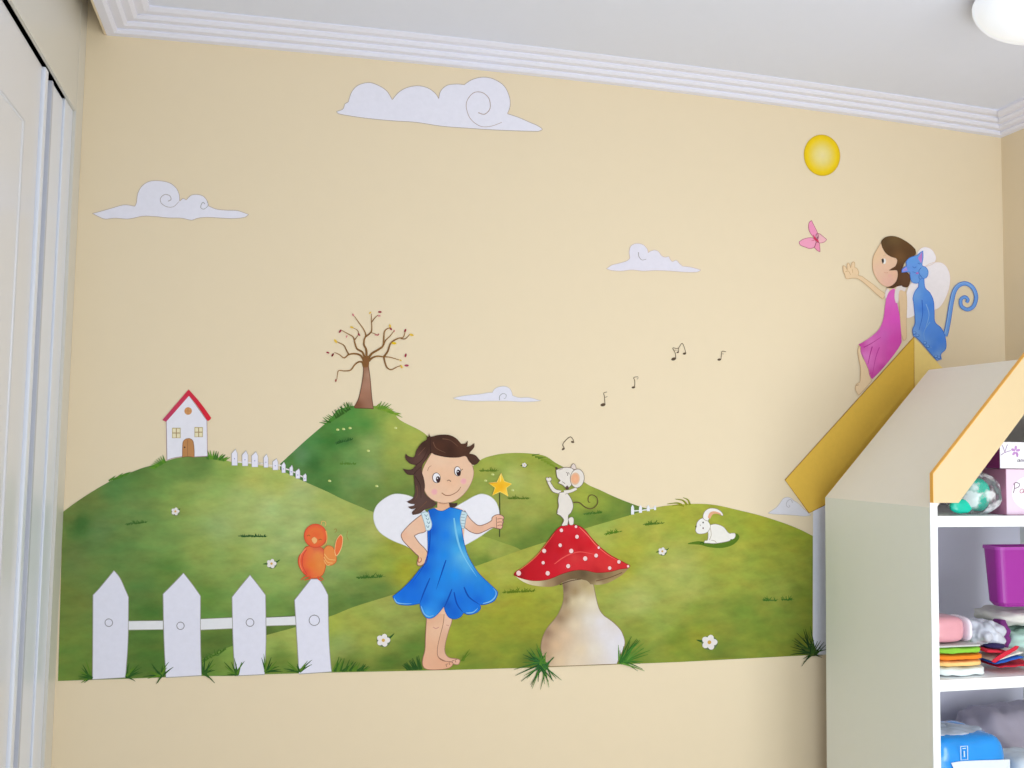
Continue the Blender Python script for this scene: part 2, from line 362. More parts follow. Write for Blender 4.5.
# ------------------------------------------------------------------ big white fence
fr = root('painted_picket_fence', 110, 679, 'big white painted picket fence standing along the mural bottom', 'painted fence')
SH = (120, 132, 104)
for s in ('126,621* 163,620.5* 163,629.5* 126,630*', '200,619* 233,617.5* 233,628.5* 200,630*', '264,617.5* 297,616* 297,625* 264,626*'):
    Paint(5).fill(P(s), (226, 226, 228), outline=(150, 150, 130), ow=.6).build('rail', fr)
for s, k, r in (('93,595* 100,587.5 114,570.5* 120,578 125.5,590 128.5,597* 128,640 125.5,677.5* 92.5,679.5* 92.8,640', (108.8, 622.7), 3.8), ('163,594* 172,585 183.5,573* 192.5,584.5 200.5,596* 200.5,640 201.5,675.5* 166,677.5* 164,640', (180.5, 625.8), 3.7),
             ('232,597* 240,587 250,575* 258,585 265.5,595* 266,640 264.5,674.5* 235,675.8* 233,640', (250, 622.5), 3.9), ('294.5,600* 302,590.5 311,579* 319,579* 324,587 328,595* 329,640 331.5,671.8* 299,674* 297,640', (314.3, 620.3), 5.2)):
    p = Paint(6).fill(P(s), (232, 231, 244), outline=(150, 146, 142), ow=.7)
    x, y = k; c = [(x+r*math.cos(a), y+r*math.sin(a)) for a in [i*2*math.pi/20 for i in range(22)]]
    p.ribbon(c, (126, 122, 128), .8); p.build('picket', fr)
# small fence on the house hill
fr = root('painted_picket_fence', 268, 470, 'little white painted picket fence running down behind the house', 'painted fence')
for s in ('238,462 264,463.5', '258,463 268,464', '268,465 276,466', '278,464.8 282,466', '284,468.5 290,470', '292,471.5 297,473', '299,475 303,477'):
    Paint(5).line(P(s), (230, 226, 220), 1.3).build('rail', fr)
for x0, x1, yt, yb, tx in ((231.5, 237.5, 449, 465.5, 235.5), (242, 248, 450.5, 466, 246), (251.5, 258, 451.5, 467, 256), (263.5, 268.2, 454, 467.5, 266.5), (272.5, 278, 458.5, 470, 276.5), (281.5, 285.5, 462, 472.8, 284), (289.5, 293, 465, 475.5, 292), (295.5, 300, 468.5, 478.5, 299), (303, 306.5, 473.5, 481.2, 305.5)):
    h = (yb-yt)*.28
    Paint(6).fill([(x0, yt+h, True), (tx, yt, True), (x1, yt+h, True), (x1, yb, True), (x0+.3, yb, True)], (236, 234, 246), outline=(166, 160, 156), ow=.5).dot((x0+x1)/2, (yt+yb)/2+1.5, .6, col=(150, 150, 190)).build('picket', fr)
# tiny fence on the right
fr = root('painted_picket_fence', 642, 514, 'tiny white painted picket fence where the right hills meet', 'painted fence')
for s in ('633,511 640,510.5', '640,510.6 648,509.5', '648,509 655,508'): Paint(5).line(P(s), (222, 222, 216), 1.2).build('rail', fr)
for x, yt, yb in ((632.6, 505, 514.5), (640.5, 505, 512.8), (648.3, 505, 511.2), (655, 505.3, 510)):
    w = 1.5 if x < 650 else 1.1
    Paint(6).fill([(x-w, yt+2.5, True), (x, yt, False), (x+w, yt+2.5, True), (x+w, yb, True), (x-w, yb, True)], (232, 232, 238)).build('picket', fr)

# ------------------------------------------------------------------ house
O = (150, 380); K = 8.533
hr = root('painted_house', 188, 457, 'little white painted house with a red pitched roof on the hill', 'painted house')
Paint(5).fill(P('140,350* 330,130* 485,345* 488,500 490,650* 440,652 380,655 310,650 250,657 190,668 145,685*', O, K), (236, 234, 242), outline=(160, 130, 140), ow=.6).build('house_wall', hr)
Paint(7).fill(P('330,80* 430,195 522,322* 512,340 492,350* 400,215 332,135* 245,235 137,357* 105,342*', O, K), (192, 44, 62), cols=[(165, 418, (176, 60, 92)), (180, 400, (186, 56, 80)), (190, 392, (196, 42, 60)), (200, 408, (196, 34, 52)), (208, 418, (204, 40, 56))], step=2).build('roof', hr)
p = Paint(7).fill(P('276,660* 280,540 300,508 322,500 345,502 368,525 377,600 377,660* 325,652', O, K), (176, 124, 76), outline=(130, 90, 60), ow=.6)
p.line(P('322,510 320,650', O, K), (140, 96, 60), .5); hd = p.build('door', hr); Paint(8).dot(184.6, 447.3, .8, col=(60, 40, 40)).build('door_knob', hd)
Paint(7).dot(188.1, 411, 3.8, col=(196, 140, 88)).line(P('188,407.5 188,414.5'), (160, 110, 70), .4).line(P('184.5,411 191.5,411'), (160, 110, 70), .4).build('round_window', hr)
for x0, x1, y0, y1 in ((172.4, 180.3, 428.2, 437.8), (194.8, 202.5, 427.5, 436.8)):
    p = Paint(7).fill([(x0, y0, True), (x1, y0, True), (x1, y1, True), (x0, y1, True)], (236, 226, 190), outline=(178, 160, 110), ow=.9)
    p.ribbon([((x0+x1)/2, y0), ((x0+x1)/2, y1)], (160, 132, 90), .9).ribbon([(x0, (y0+y1)/2), (x1, (y0+y1)/2)], (160, 132, 90), .9); p.build('window', hr)

# ------------------------------------------------------------------ tree
O = (320, 300); K = 7.68
tr = root('painted_tree', 365, 407, 'bare painted tree with curling branches and few coloured leaves', 'painted tree')
Paint(5).fill(P('330,480* 345,455* 372,455* 372,500 385,600 396,730 405,800 410,835* 360,832 270,830* 262,822* 295,760 315,680 328,600 334,540', O, K), (150, 104, 76), cols=[(357, 405, (120, 74, 48)), (362, 395, (160, 112, 88)), (366, 385, (168, 124, 102)), (361, 375, (110, 70, 40)), (367, 375, (176, 136, 112)), (364, 362, (140, 90, 56)), (370, 402, (150, 106, 84))], step=2, outline=(100, 66, 48), ow=.7).build('trunk', tr)
BR = (126, 88, 46)
br = Paint(6)
br.fill(P('325,470 335,440 350,425 362,425 385,440 378,470 372,510 335,515', O, K), (128, 84, 46))
for s, w0, w1 in (('335,510 325,480 300,475 270,495 235,538 190,545 145,542 135,570 130,610', 1.9, .5), ('335,460 310,425 265,412 220,420 185,445 150,420 110,402', 2.2, .6), ('222,418 205,390 185,350 150,330 125,318', 1.5, .6),
    ('342,440 325,400 285,375 268,330 255,285 215,260 165,232', 2.2, .6), ('268,305 282,285 300,262', 1.0, .5), ('300,262 285,230 245,212', .9, .4), ('358,440 355,380 338,345 340,305 352,270 335,225 300,175 265,125', 2.2, .6), ('346,285 385,255 398,225 395,150 395,105', 1.6, .6), ('396,172 420,140 445,115', 1.1, .5), ('390,250 420,258 440,268', .7, .4),
    ('370,450 400,410 450,380 485,350 490,290 495,245 515,222 540,215', 2.3, .8), ('488,350 505,310 540,275 570,235', 1.3, .5), ('375,470 400,445 440,432 485,436 540,440 605,460', 2.2, .6), ('488,438 520,395 545,330 600,295 640,285 655,240', 1.9, .7), ('620,295 655,298 690,265', 1.2, .6), ('490,440 510,510 545,535 590,515 620,505', 1.6, .6)):
    br.line(P(s, O, K), [BR, (138, 98, 50), (150, 108, 60)], w0, w1)
br.build('branches', tr)
RED = (150, 40, 60); YEL = (224, 186, 66); PNK = (206, 130, 130)
for x, y, c, r, a in ((255, 115, PNK, 1.7, 1.1), (385, 98, YEL, 1.5, 2.4), (460, 92, RED, 1.9, 0), (455, 122, PNK, 1.5, 0), (155, 240, RED, 1.9, 2.2), (205, 280, PNK, 1.3, 1.8), (245, 210, YEL, 1.9, .3), (300, 266, RED, 1.6, .8), (120, 316, YEL, 2.3, .9), (60, 404, RED, 1.7, .3), (97, 422, (110, 40, 40), 2.0, 2.1), (122, 618, (150, 70, 60), 1.6, 1.7), (430, 268, PNK, 1.5, .2), (447, 266, (170, 90, 90), 1.4, 2.3),
    (538, 200, YEL, 1.9, 1.4), (543, 220, RED, 1.9, .9), (570, 238, PNK, 1.3, 1.5), (568, 332, (226, 190, 30), 2.5, .1), (655, 235, RED, 1.9, 1.9), (703, 268, YEL, 2.3, .3), (658, 425, RED, 2.0, 1.8), (618, 463, YEL, 1.3, .5), (665, 503, (164, 70, 90), 2.2, 0), (626, 512, YEL, 2.0, 1.1)):
    x = O[0]+x/K; y = O[1]+y/K
    Paint(7).dot(x, y, r, r*.5, c, a, 10).build('leaf', tr)

# ------------------------------------------------------------------ clouds, sun, butterfly
CL = (234, 232, 242); CO = (170, 150, 140)
O = (330, 60); K = 4.655
p = Paint(2).fill(P('30,240* 60,228 68,205* 85,195* 100,150 130,118 180,105 225,118 265,145 290,185* 320,150 360,128 410,120 455,130 490,155 506,180* 515,145 545,118 590,112 625,115* 660,92 710,80 760,88 810,120 835,170 838,215 826,250* 880,268 930,290 965,305 988,322 970,332* 880,330 760,325 650,318 520,308 400,290 280,282 160,270 80,258 38,250*', O, K), CL, outline=CO, ow=.5)
p.line(P('690,245 720,252 745,225 740,180 710,152 670,152 640,185 635,225 655,275 700,308 750,308 800,290', O, K), (176, 156, 150), .9, .5)
single(p.build('painted_cloud'), 'largest white painted cloud, four humps and a spiral, below the cornice', 'painted cloud')
O = (85, 170); K = 6.0235
p = Paint(2).fill(P('45,262* 90,250 160,230 235,210 300,218* 310,195 318,140 345,95 390,68 450,65 510,78 550,110 568,150 570,188* 590,172 610,180* 640,152 680,148 715,160 738,190 742,215* 790,235 850,242 920,245 985,268* 960,285 900,292 830,290 740,285 680,290 640,302 580,290 500,288 420,280 350,278 290,290 250,295 180,290 120,295 80,280', O, K), CL, outline=CO, ow=.5)
p.line(P('500,188 518,178 510,155 480,148 455,170 460,200 495,222 535,220 565,190', O, K), (160, 150, 150), .8, .5).line(P('722,205 710,195 700,210 698,228 718,235 742,212 735,190', O, K), (150, 150, 150), .8, .5)
single(p.build('painted_cloud'), 'white painted cloud with two spiral curls above the little house', 'painted cloud')
O = (600, 235); K = 9.309
p = Paint(2).fill(P('60,315* 110,280 180,262 250,240 278,215* 272,150 290,100 340,78 400,90 440,130 448,165* 470,150 510,140 545,155 570,190* 600,205 640,200* 670,245 710,235 745,270 770,290* 850,300 940,325* 900,345 780,345 650,335 520,330 400,335 300,325 200,335 110,330', O, K), (226, 222, 232), outline=(206, 178, 168), ow=.4)
p.line(P('358,160 362,200 390,232 430,225', O, K), (160, 150, 150), .8, .4)
single(p.build('painted_cloud'), 'small white painted cloud between the notes and the pink butterfly', 'painted cloud')
O = (445, 380); K = 10.24
p = Paint(2).fill(P('80,185* 200,160 350,145 440,130 485,128* 510,90 560,68 620,66 665,90 685,130 690,158* 760,180 860,180 985,212* 880,222 760,222 640,215 480,215 300,215 160,205', O, K), (224, 222, 232), outline=(196, 184, 180), ow=.4)
p.line(P('558,205 560,165 590,140 625,150 620,185 600,190', O, K), (150, 150, 150), .7, .4)
single(p.build('painted_cloud'), 'thin flat white painted cloud just above the blue fairy head', 'painted cloud')
O = (750, 480); K = 12.8
p = Paint(2).fill(P('230,425* 290,385 350,340 400,270 430,235 480,220 530,235 560,265* 620,300 700,380 780,450* 700,462 560,450 400,440 300,435', O, K), (218, 216, 222), outline=(190, 180, 180), ow=.4)
p.line(P('545,290 520,250 480,270 465,320 490,350 510,335 495,318', O, K), (180, 174, 180), .7, .4)
single(p.build('painted_cloud'), 'small white painted cloud half behind the low end of the yellow roof', 'painted cloud')
p = Paint(2).dot(822, 155.3, 18.2, 20.8, (238, 222, 158), -.12, 36, rim=[(.35, (236, 218, 132)), (.6, (238, 210, 84)), (.8, (242, 208, 26)), (.93, (232, 194, 18)), (1, (196, 164, 40))])
single(p.build('painted_sun'), 'round yellow painted sun with a pale middle', 'painted sun')
O = (790, 210); K = 15.36
b = root('painted_butterfly', 813, 252, 'pink painted butterfly flying in front of the reaching hand', 'painted butterfly')
BO = (170, 90, 110)
for s, c in (('330,160* 295,195 285,270 310,350 380,440* 420,470* 440,400 400,300 350,200', (238, 150, 186)), ('400,380 440,360 500,400 565,455* 520,495 450,505 405,470', (240, 184, 190)), ('370,440 300,425 200,450 140,492* 160,540 240,572 300,592 370,572 400,500', (240, 162, 190)), ('400,500 375,580* 420,622 462,645* 458,570 445,500', (236, 150, 180))):
    Paint(3).fill(P(s, O, K), c, outline=BO, ow=.5).build('wing', b)
Paint(5).line(P('370,420 400,455 440,485', O, K), (206, 56, 92), 2.2, 1.6).line(P('360,380 375,420', O, K), (206, 70, 100), .8).line(P('380,460 330,470', O, K), (206, 80, 110), .9, .3).build('body', b)

# ------------------------------------------------------------------ notes
ND = (92, 74, 56)
def note(heads, lines, label):
    p = Paint(2)
    for x, y, r, a in heads: p.dot(x, y, r, r*.6, ND, a, 12)
    for s, w in lines: p.line(P(s), ND, w, w*.8)
    single(p.build('painted_music_note'), label, 'painted music note', 'music notes painted on the wall')
note([(603, 404.8, 2.6, -.2)], [('605,404 604.5,397 603.8,393 607,392', .7), ('604.6,397.5 607.5,396.5', .5)], 'lowest single music note above the mushroom, with two tails')
note([(633.4, 387.4, 1.8, -.2)], [('634.6,387 634.8,381 633.8,377.5 638,376.8', .7), ('638.5,377.5 637,379.5', .4)], 'single music note up and right of the lowest one')
note([(719.3, 359.6, 1.9, -.1)], [('721,359 721.5,354 722.2,351.3 726,351.8', .7), ('722,353.8 724,354', .4)], 'rightmost single music note under the small cloud')
note([(673.6, 359, 2.5, -.3), (677.8, 352.3, 1.3, -.3), (684.5, 353.6, 1.8, -.2)], [('675.8,358.5 675.2,353 672.8,348 678,348.4 682.4,343.4 686,353.3', .7), ('678.5,352 678.8,348.2', .6), ('674,350 678,350.3', .4)], 'group of three beamed music notes right of the middle')
note([(563.3, 449, 1.7, -.6), (572.6, 442, 1.7, .2)], [('564.5,448.5 563,443.8 569.8,437 573,439.5 573.6,441.6', .8)], 'pair of beamed music notes right over the mouse')

# ------------------------------------------------------------------ flowers
def flower(x, y, r, label, leaves=(), layer=6):
    fo = root('painted_flower', x, y+r, label, 'painted flower')
    for dx, dy, L in leaves:
        Paint(layer-1).line([(x, y, False), (x+dx*.6, y+dy*.4, False), (x+dx, y+dy, False)], (40, 84, 30), r*.55, .4).build('leaf', fo)
    p = Paint(layer)
    p.dot(x+.3, y+.6, r*1.02, r*.9, (96, 112, 70))
    for k in range(5):
        a = k*2*math.pi/5-1.3; p.dot(x+r*.55*math.cos(a), y+r*.5*math.sin(a), r*.46, r*.4, (226, 220, 216), a)
    p.build('petals', fo)
    Paint(layer+1).dot(x, y, r*.24, col=(200, 160, 70)).build('flower_centre', fo)
flower(175.3, 511.4, 4.2, 'small white painted flower below the little house', ((5, -3, 1),))
flower(271.5, 563.6, 5, 'white painted flower with two leaves left of the orange bird', ((-8.5, .5, 1), (8.5, -4, 1)))
flower(383.3, 640.3, 6.9, 'white painted flower on the grass left of the fairy legs', ((11, -7, 1),))
flower(709.4, 642.3, 8.0, 'largest white painted flower, right of the mushroom', ((-13, -2.5, 1),))
flower(662.3, 551.3, 4.2, 'small white painted flower between mushroom cap and rabbit', ((-6.5, 1, 1), (6.5, -3, 1)))
flower(524.3, 465, 2.4, 'tiny white painted flower on the crest right of the star', ((-4, 1, 1), (4, 0, 1)))
for x, y, l in ((337.6, 429.6, 'leftmost of three pale dots in a row below the tree'), (343.5, 429, 'middle one of three pale dots in a row below the tree'), (350, 428, 'rightmost of three pale dots in a row below the tree'), (368.2, 450.7, 'lone pale painted dot in the centre of the tree hill'), (329.5, 480.8, 'pale painted dot low on the tree hill near the small fence'), (376.7, 486, 'pale painted dot just above the left fairy wing'), (395.5, 427.8, 'pale painted dot at the top right of the tree hill'), (492.6, 474.3, 'pale sparkle dot above the star wand'), (485.5, 480.5, 'pale sparkle dot left of the star wand'), (512.5, 490, 'pale sparkle dot right of the star wand')):
    single(Paint(4).dot(x, y, 1.4, 1.1, (188, 198, 112)).dot(x+.9, y+.3, .8, .8, (206, 212, 150)).build('painted_flower_bud'), l, 'painted flower')
# ------------------------------------------------------------------ blue fairy
bf = root('painted_fairy', 441, 671, 'painted barefoot fairy girl in a blue dress, one hand on her hip, brown flicked hair', 'painted fairy')
O = (365, 490); K = 7.68
Paint(8).fill(P('404,494.5 393.6,494.2 384.5,498.5 376.7,505.6 373.5,514.7 374.8,523.9 379.3,531.7 387,537.5 396,542 405,545.5 417,551 432,551* 432,520* 421,505 414,498'), (236, 234, 240), outline=(196, 200, 184), ow=.5).build('wing', bf)
Paint(8).fill(P('455,507* 466,500.8 473.9,496.3 481.7,493.9 490,496.3 496,502 499,510 499.6,517.8 496,525.6 489.5,530 479,537.3 466,544.7 460,547*'), (236, 234, 240), outline=(196, 200, 184), ow=.5).build('wing', bf)
b = Paint(10)
SK = [(440, 470, (234, 190, 156)), (452, 480, (232, 186, 152)), (430, 500, (232, 192, 164)), (470, 475, (228, 190, 160)), (445, 500, (236, 196, 164)), (425, 480, (232, 192, 164)), (471, 495, (216, 186, 160)), (440, 463, (230, 194, 164))]
# legs
b.fill(P('449,605* 452,619 449,630 445.5,643 445,652 449,657.5 458,659 460,661 458,664.5 452,663.5 443,660 437.5,655 436.5,640 440,605*'), (222, 176, 146), outline=(160, 112, 92), ow=.6, cols=[(448, 620, (230, 190, 162)), (446, 640, (216, 170, 140)), (452, 660, (222, 176, 150))], step=4)
b.fill(P('426,605* 426.5,618 426,628 425.5,638 425,650 423,658 422.5,664 425,668.5 432,669.8 443,669.3 450,667.5 453,664 451,661.8 443,660.8 438,656.5 437.5,648 440,636 443.5,622 444.5,605*'), (226, 180, 148), outline=(156, 106, 86), ow=.6, cols=[(430, 620, (222, 172, 140)), (436, 630, (228, 186, 154)), (430, 650, (224, 174, 140)), (440, 664, (222, 168, 136)), (426, 664, (226, 172, 140))], step=4)
for x, y in ((447, 664.5), (450, 662.5), (453, 661), (456, 660)): b.line([(x, y+2.5, False), (x-1, y, False), (x+1.2, y-.6, False)], (140, 84, 70), .5)
b.line(P('433,627 436,628.5 439,627'), (200, 140, 130), .8).line(P('446,625 449,625.5'), (206, 150, 136), .8)
b.fill(P('427,513* 434,508 458,508 466,513* 465,525 463.5,545 467,580 462,611 428,611 424,590 429,545 427.5,525'), SKIN)
# arm on hip
b.fill(P('442,185* 400,215 345,262 300,310 278,345 290,385 330,430 385,485 412,512 402,545* 402,575 425,582 455,565 475,525 478,480 455,445 415,405 378,352* 410,335 470,310 480,200*', O, K), SKIN, outline=(132, 92, 84), ow=.7, cols=[(405, 535, (228, 178, 148)), (410, 530, (238, 198, 170)), (420, 520, (232, 188, 158)), (412, 545, (230, 186, 156)), (422, 560, (236, 192, 150))], step=3)
b.line(P('415,520 408,535 412,555 430,548 433,530 425,518', O, K), (180, 104, 76), 1.2, .6)
# arm with wand
O2 = (440, 480)
b.fill(P('190,235* 222,285 260,325 300,350 350,338 395,312 400,290 425,270 460,266 488,282 490,300* 482,308 490,325* 480,335 482,352* 470,375 440,372 400,366 350,390 290,412 235,398 190,365*', O2, K), SKIN, outline=(132, 92, 84), ow=.7, cols=[(468, 520, (232, 192, 168)), (478, 528, (226, 178, 150)), (490, 522, (230, 186, 158)), (498, 520, (232, 180, 150)), (500, 526, (228, 176, 148))], step=3)
for s in ('440,300 465,296 488,300', '440,325 462,322 484,324', '442,350 462,346 480,350', '432,285 434,330 436,370'): b.line(P(s, O2, K), (150, 100, 80), .6)
# neck, face
O3 = (380, 420); K3 = 6.4
b.fill(P('370,510* 368,570 400,582 445,570 442,510*', O3, K3), (226, 178, 142))
b.line(P('375,530 405,537 440,528', O3, K3), (196, 146, 116), .9)
b.fill(P('330,210* 285,290 268,350 278,430 305,485 355,520 420,532 485,515 545,465 585,400 600,340 590,290 560,240 500,215 420,215', O3, K3), (234, 194, 160), cols=SK, step=3, outline=(170, 124, 100), ow=.5)
for x, y, r in ((348, 460, 24), (535, 392, 24)):
    b.dot(O3[0]+x/K3, O3[1]+y/K3, r/K3*.95, None, (232, 168, 172), rim=[(.6, (232, 172, 172)), (1, (233, 190, 162))])
for ex, ey, rx, ry, px, py in ((361, 370, 27, 34, 372, 381), (496, 328, 22, 32, 503, 338)):
    b.dot(O3[0]+ex/K3, O3[1]+ey/K3, rx/K3, ry/K3, (84, 66, 70), -.1).dot(O3[0]+(ex+1)/K3, O3[1]+ey/K3, (rx-4)/K3, (ry-4)/K3, (240, 236, 238), -.1)
    b.dot(O3[0]+px/K3, O3[1]+py/K3, 14/K3, 21/K3, (58, 34, 36), -.1).dot(O3[0]+(px-4)/K3, O3[1]+(py-8)/K3, 3.5/K3, 4/K3, (240, 238, 240))
b.line(P('515,322 522,320 530,314', O3, K3), (60, 40, 40), .6).line(P('305,325 312,305 328,292', O3, K3), (170, 116, 96), .6, .4)
b.line(P('430,390 442,385 454,394', O3, K3), (140, 100, 84), .8).line(P('395,466 420,482 455,480 495,458 518,428', O3, K3), (150, 92, 66), .9, .5)
b.build('body', bf)
# dress
d = Paint(13)
DR = [(430, 512, (6, 88, 190)), (445, 514, (8, 112, 214)), (460, 514, (40, 140, 220)), (432, 530, (6, 86, 196)), (446, 535, (14, 120, 222)), (458, 530, (90, 180, 226)), (462, 540, (30, 130, 190)), (430, 550, (6, 96, 206)), (445, 555, (20, 132, 224)), (462, 556, (104, 186, 226)), (458, 550, (60, 164, 226)), (468, 566, (80, 170, 222)), (425, 568, (4, 90, 200)),
      (440, 575, (22, 134, 226)), (455, 575, (24, 140, 228)), (478, 578, (40, 140, 218)), (412, 582, (6, 92, 204)), (402, 595, (10, 104, 214)), (415, 598, (14, 106, 214)), (398, 602, (30, 120, 216)), (425, 600, (10, 100, 208)), (432, 605, (34, 136, 226)), (428, 613, (60, 156, 232)), (440, 595, (30, 140, 230)), (447, 605, (6, 80, 184)), (454, 612, (8, 92, 200)), (460, 600, (14, 108, 216)), (468, 610, (24, 122, 222)), (478, 600, (10, 98, 208)), (488, 592, (22, 124, 220)), (492, 598, (30, 130, 222)), (480, 585, (30, 128, 216)), (470, 590, (20, 120, 220))]
d.fill(P('428.4,510.6* 434,508.5 438,510.5 442.5,511 446,509.5 449.5,507.5* 456,508.5 462.8,510.6* 461,521.5 463.6,540 467.9,555.4 477.7,572 489.4,583.7 496.5,590.5 497.5,594.5 494.5,600.5 489.4,603.2 484,604.6 479.8,604.8* 480.5,608.5 476.7,612.6 468.9,614.6 463.5,612.8* 460.5,616.8 455.2,618.9 449.3,617.6 445.5,612 444,606.3* 438.6,613 433,617.6 427.5,618.2 423.5,614.5 421,609 419.8,603.5* 409.3,605.2 398.6,604.2 395,601 392.7,596.4* 401.5,589.6 411.3,579.8 420,569 426.9,561.3 427.9,547.6 427.7,529.4 430,516.9'), None, cols=DR, step=3, outline=(10, 78, 170), ow=.6)
DK = (4, 70, 172)
for s, w0, w1 in (('452,589 448,599 444.5,607', 1.6, 1.2), ('454,592 457,604 463,612.5', 1.7, 1.1), ('464,587 469,597 479.5,604.5', 1.8, 1.0), ('430,578 424,592 420,603', 1.6, 1.1), ('446,560 441,575 436,590', 1.8, .4), ('430,520 429.5,545 424,565 412,583', 1.8, .5)):
    d.line(P(s), DK, w0, w1, taper=True)
LT = (126, 190, 236)
for s in ('394,598 397,602.5 404,603.8 412,603.6', '421,606 424,613.5 429,616.5 434,615', '483,603.5 490,601.5 495,597 496,592 493,588', '466,613 473,612.3 478,608'):
    d.line(P(s), LT, 1.5, .7, taper=True)
d.line(P('454,518 456,532 460,548 467,562 477,577'), (120, 194, 232), 2.6, .8, taper=True)
d.build('dress', bf, 'cloth')
for s, pts, scal in (('frill', '432,178* 462,168 485,175 500,215 512,255 510,285 495,308 470,312* 458,260 445,220', ((475, 195), (486, 222), (494, 250), (488, 280))), ):
    f = Paint(14).fill(P(pts, O, K), (206, 224, 230), outline=(150, 176, 190), ow=.6)
    for x, y in scal: f.line(P('%d,%d %d,%d %d,%d' % (x-18, y-8, x-4, y+8, x+4, y-8), O, K), (120, 150, 168), .7)
    f.build(s, bf)
f = Paint(14).fill(P('168,240* 190,245 208,262 198,300 192,340 184,372 168,370* 158,330 156,290', O2, K), (196, 216, 222), outline=(140, 168, 182), ow=.6)
for y in (262, 285, 308, 332, 352): f.line(P('%d,%d %d,%d' % (160, y, 190, y+4), O2, K), (136, 164, 178), .6)
f.build('frill', bf)
h = Paint(15)
HC = (74, 46, 34)
h.fill(P('440,528* 470,532 497,530* 488,552 465,560 446,556*', O3, K3), (70, 50, 44))
h.fill(P('365,535* 335,560 285,575 255,598 210,608* 205,590 228,566* 200,570 178,555* 215,548 222,538* 190,535 172,522* 210,500 224,460 220,400 215,352* 175,348 145,312* 195,318 222,300 228,288* 190,278 162,245 165,215* 185,232 218,236 235,190 265,148 300,122 292,100* 308,108 314,84* 326,106 380,95 440,96 485,115 520,152* 545,150 562,132* 560,160 555,172* 580,165 604,148* 602,175 578,205 572,215* 610,225 640,258* 622,280 595,287 568,262 548,232 500,240 440,240 390,232 350,222 325,212 300,250 275,285 268,330 280,370 288,420 285,460 305,490 340,515', O3, K3), HC,
  cols=[(415, 515, (86, 62, 52)), (420, 500, (90, 66, 60)), (416, 480, (78, 54, 46)), (408, 470, (74, 52, 44)), (420, 458, (92, 62, 54)), (425, 445, (62, 38, 28)), (440, 445, (78, 44, 28)), (450, 450, (60, 34, 22)), (460, 445, (84, 50, 34)), (470, 450, (72, 44, 30)), (478, 460, (74, 48, 38)), (475, 445, (90, 62, 48)), (440, 437, (64, 40, 30))], step=3)
for s in ('325,215 322,160 322,110', '345,215 400,232 470,235', '228,290 275,250 305,190', '225,360 258,420 262,500', '215,350 230,330 262,300'): h.line(P(s, O3, K3), (50, 30, 24), .8, .4)
for s in ('400,120 450,130 500,170', '340,140 360,180 420,210', '235,420 240,480 215,520', '300,520 270,550 225,590', '245,225 290,175'): h.line(P(s, O3, K3), (112, 76, 58), .9, .3)
h.build('hair', bf)
w = root('painted_star_wand', 499.5, 537, 'painted magic wand with a yellow star held in the blue fairy hand', 'painted wand')
Paint(9).line(P('499.6,493 499.9,514.5 499.7,529 499.6,537'), (60, 66, 40), .9).build('stick', w)
O4 = (430, 430); K4 = 8.533
Paint(16).fill(P('606,368* 634,438* 697,460* 650,495* 668,566* 598,525* 533,558* 556,492* 500,452* 572,445*', O4, K4), (244, 186, 24), cols=[(501, 476, (248, 206, 60)), (501, 487, (240, 172, 16)), (495, 492, (246, 190, 30)), (509, 485, (244, 190, 40)), (507, 494, (252, 214, 90))], step=2, outline=(252, 218, 110), ow=.7).line(P('575,450 505,455', O4, K4), (216, 130, 20), .6).line(P('606,372 600,440', O4, K4), (252, 222, 120), .8).build('star', w)

# ------------------------------------------------------------------ mushroom
mu = root('painted_mushroom', 580, 665, 'big painted toadstool with white-spotted red cap and swollen cream stem', 'painted mushroom')
O = (500, 580); K = 5.69
Paint(8).fill(P('345,-50* 362,60 358,130 325,205 268,275 238,345 235,420 262,470 285,492* 420,488 560,482 665,478* 685,430 705,385 710,345 690,290 655,250 620,222 585,195 555,135 518,-50*', O, K), None, step=3, outline=(150, 128, 96), ow=.7,
  cols=[(563, 588, (104, 76, 52)), (566, 600, (126, 98, 66)), (575, 592, (150, 122, 78)), (585, 585, (170, 148, 104)), (590, 590, (196, 176, 130)), (560, 618, (140, 112, 82)), (566, 612, (176, 148, 110)), (573, 602, (214, 198, 160)), (582, 600, (226, 212, 178)), (592, 604, (228, 218, 196)), (548, 633, (140, 108, 84)), (555, 628, (196, 164, 128)), (545, 645, (170, 136, 108)), (546, 655, (180, 150, 116)), (556, 645, (218, 184, 146)), (565, 635, (222, 192, 158)), (560, 660, (222, 196, 160)),
        (575, 625, (226, 208, 178)), (580, 650, (226, 206, 174)), (590, 620, (224, 216, 204)), (600, 622, (226, 220, 222)), (605, 635, (224, 218, 220)), (595, 650, (226, 216, 200)), (612, 645, (226, 222, 226)), (618, 655, (222, 218, 224)), (622, 640, (224, 220, 228)), (575, 663, (226, 208, 180))]).build('stem', mu)
O = (505, 510); K = 7.68
Paint(10).fill(P('70,500* 130,545 200,575 290,588 360,588 410,575 440,555* 520,530 620,540 655,570* 720,575 790,560 850,530 910,490 955,440* 800,465 620,460 440,480 250,530', O, K), None, step=3,
  cols=[(522, 580, (228, 216, 186)), (535, 585, (206, 190, 150)), (550, 586, (160, 132, 94)), (560, 582, (120, 92, 64)), (573, 577, (110, 88, 58)), (583, 574, (92, 74, 50)), (592, 580, (112, 90, 60)), (600, 578, (96, 70, 46)), (610, 577, (126, 98, 66)), (598, 584, (196, 176, 130)), (612, 581, (180, 158, 106)), (620, 573, (160, 130, 90))]).line(P('420,575 500,545 585,530', O, K), (86, 66, 44), .8).line(P('700,545 800,520 900,480', O, K), (110, 78, 54), .8).build('gills', mu)
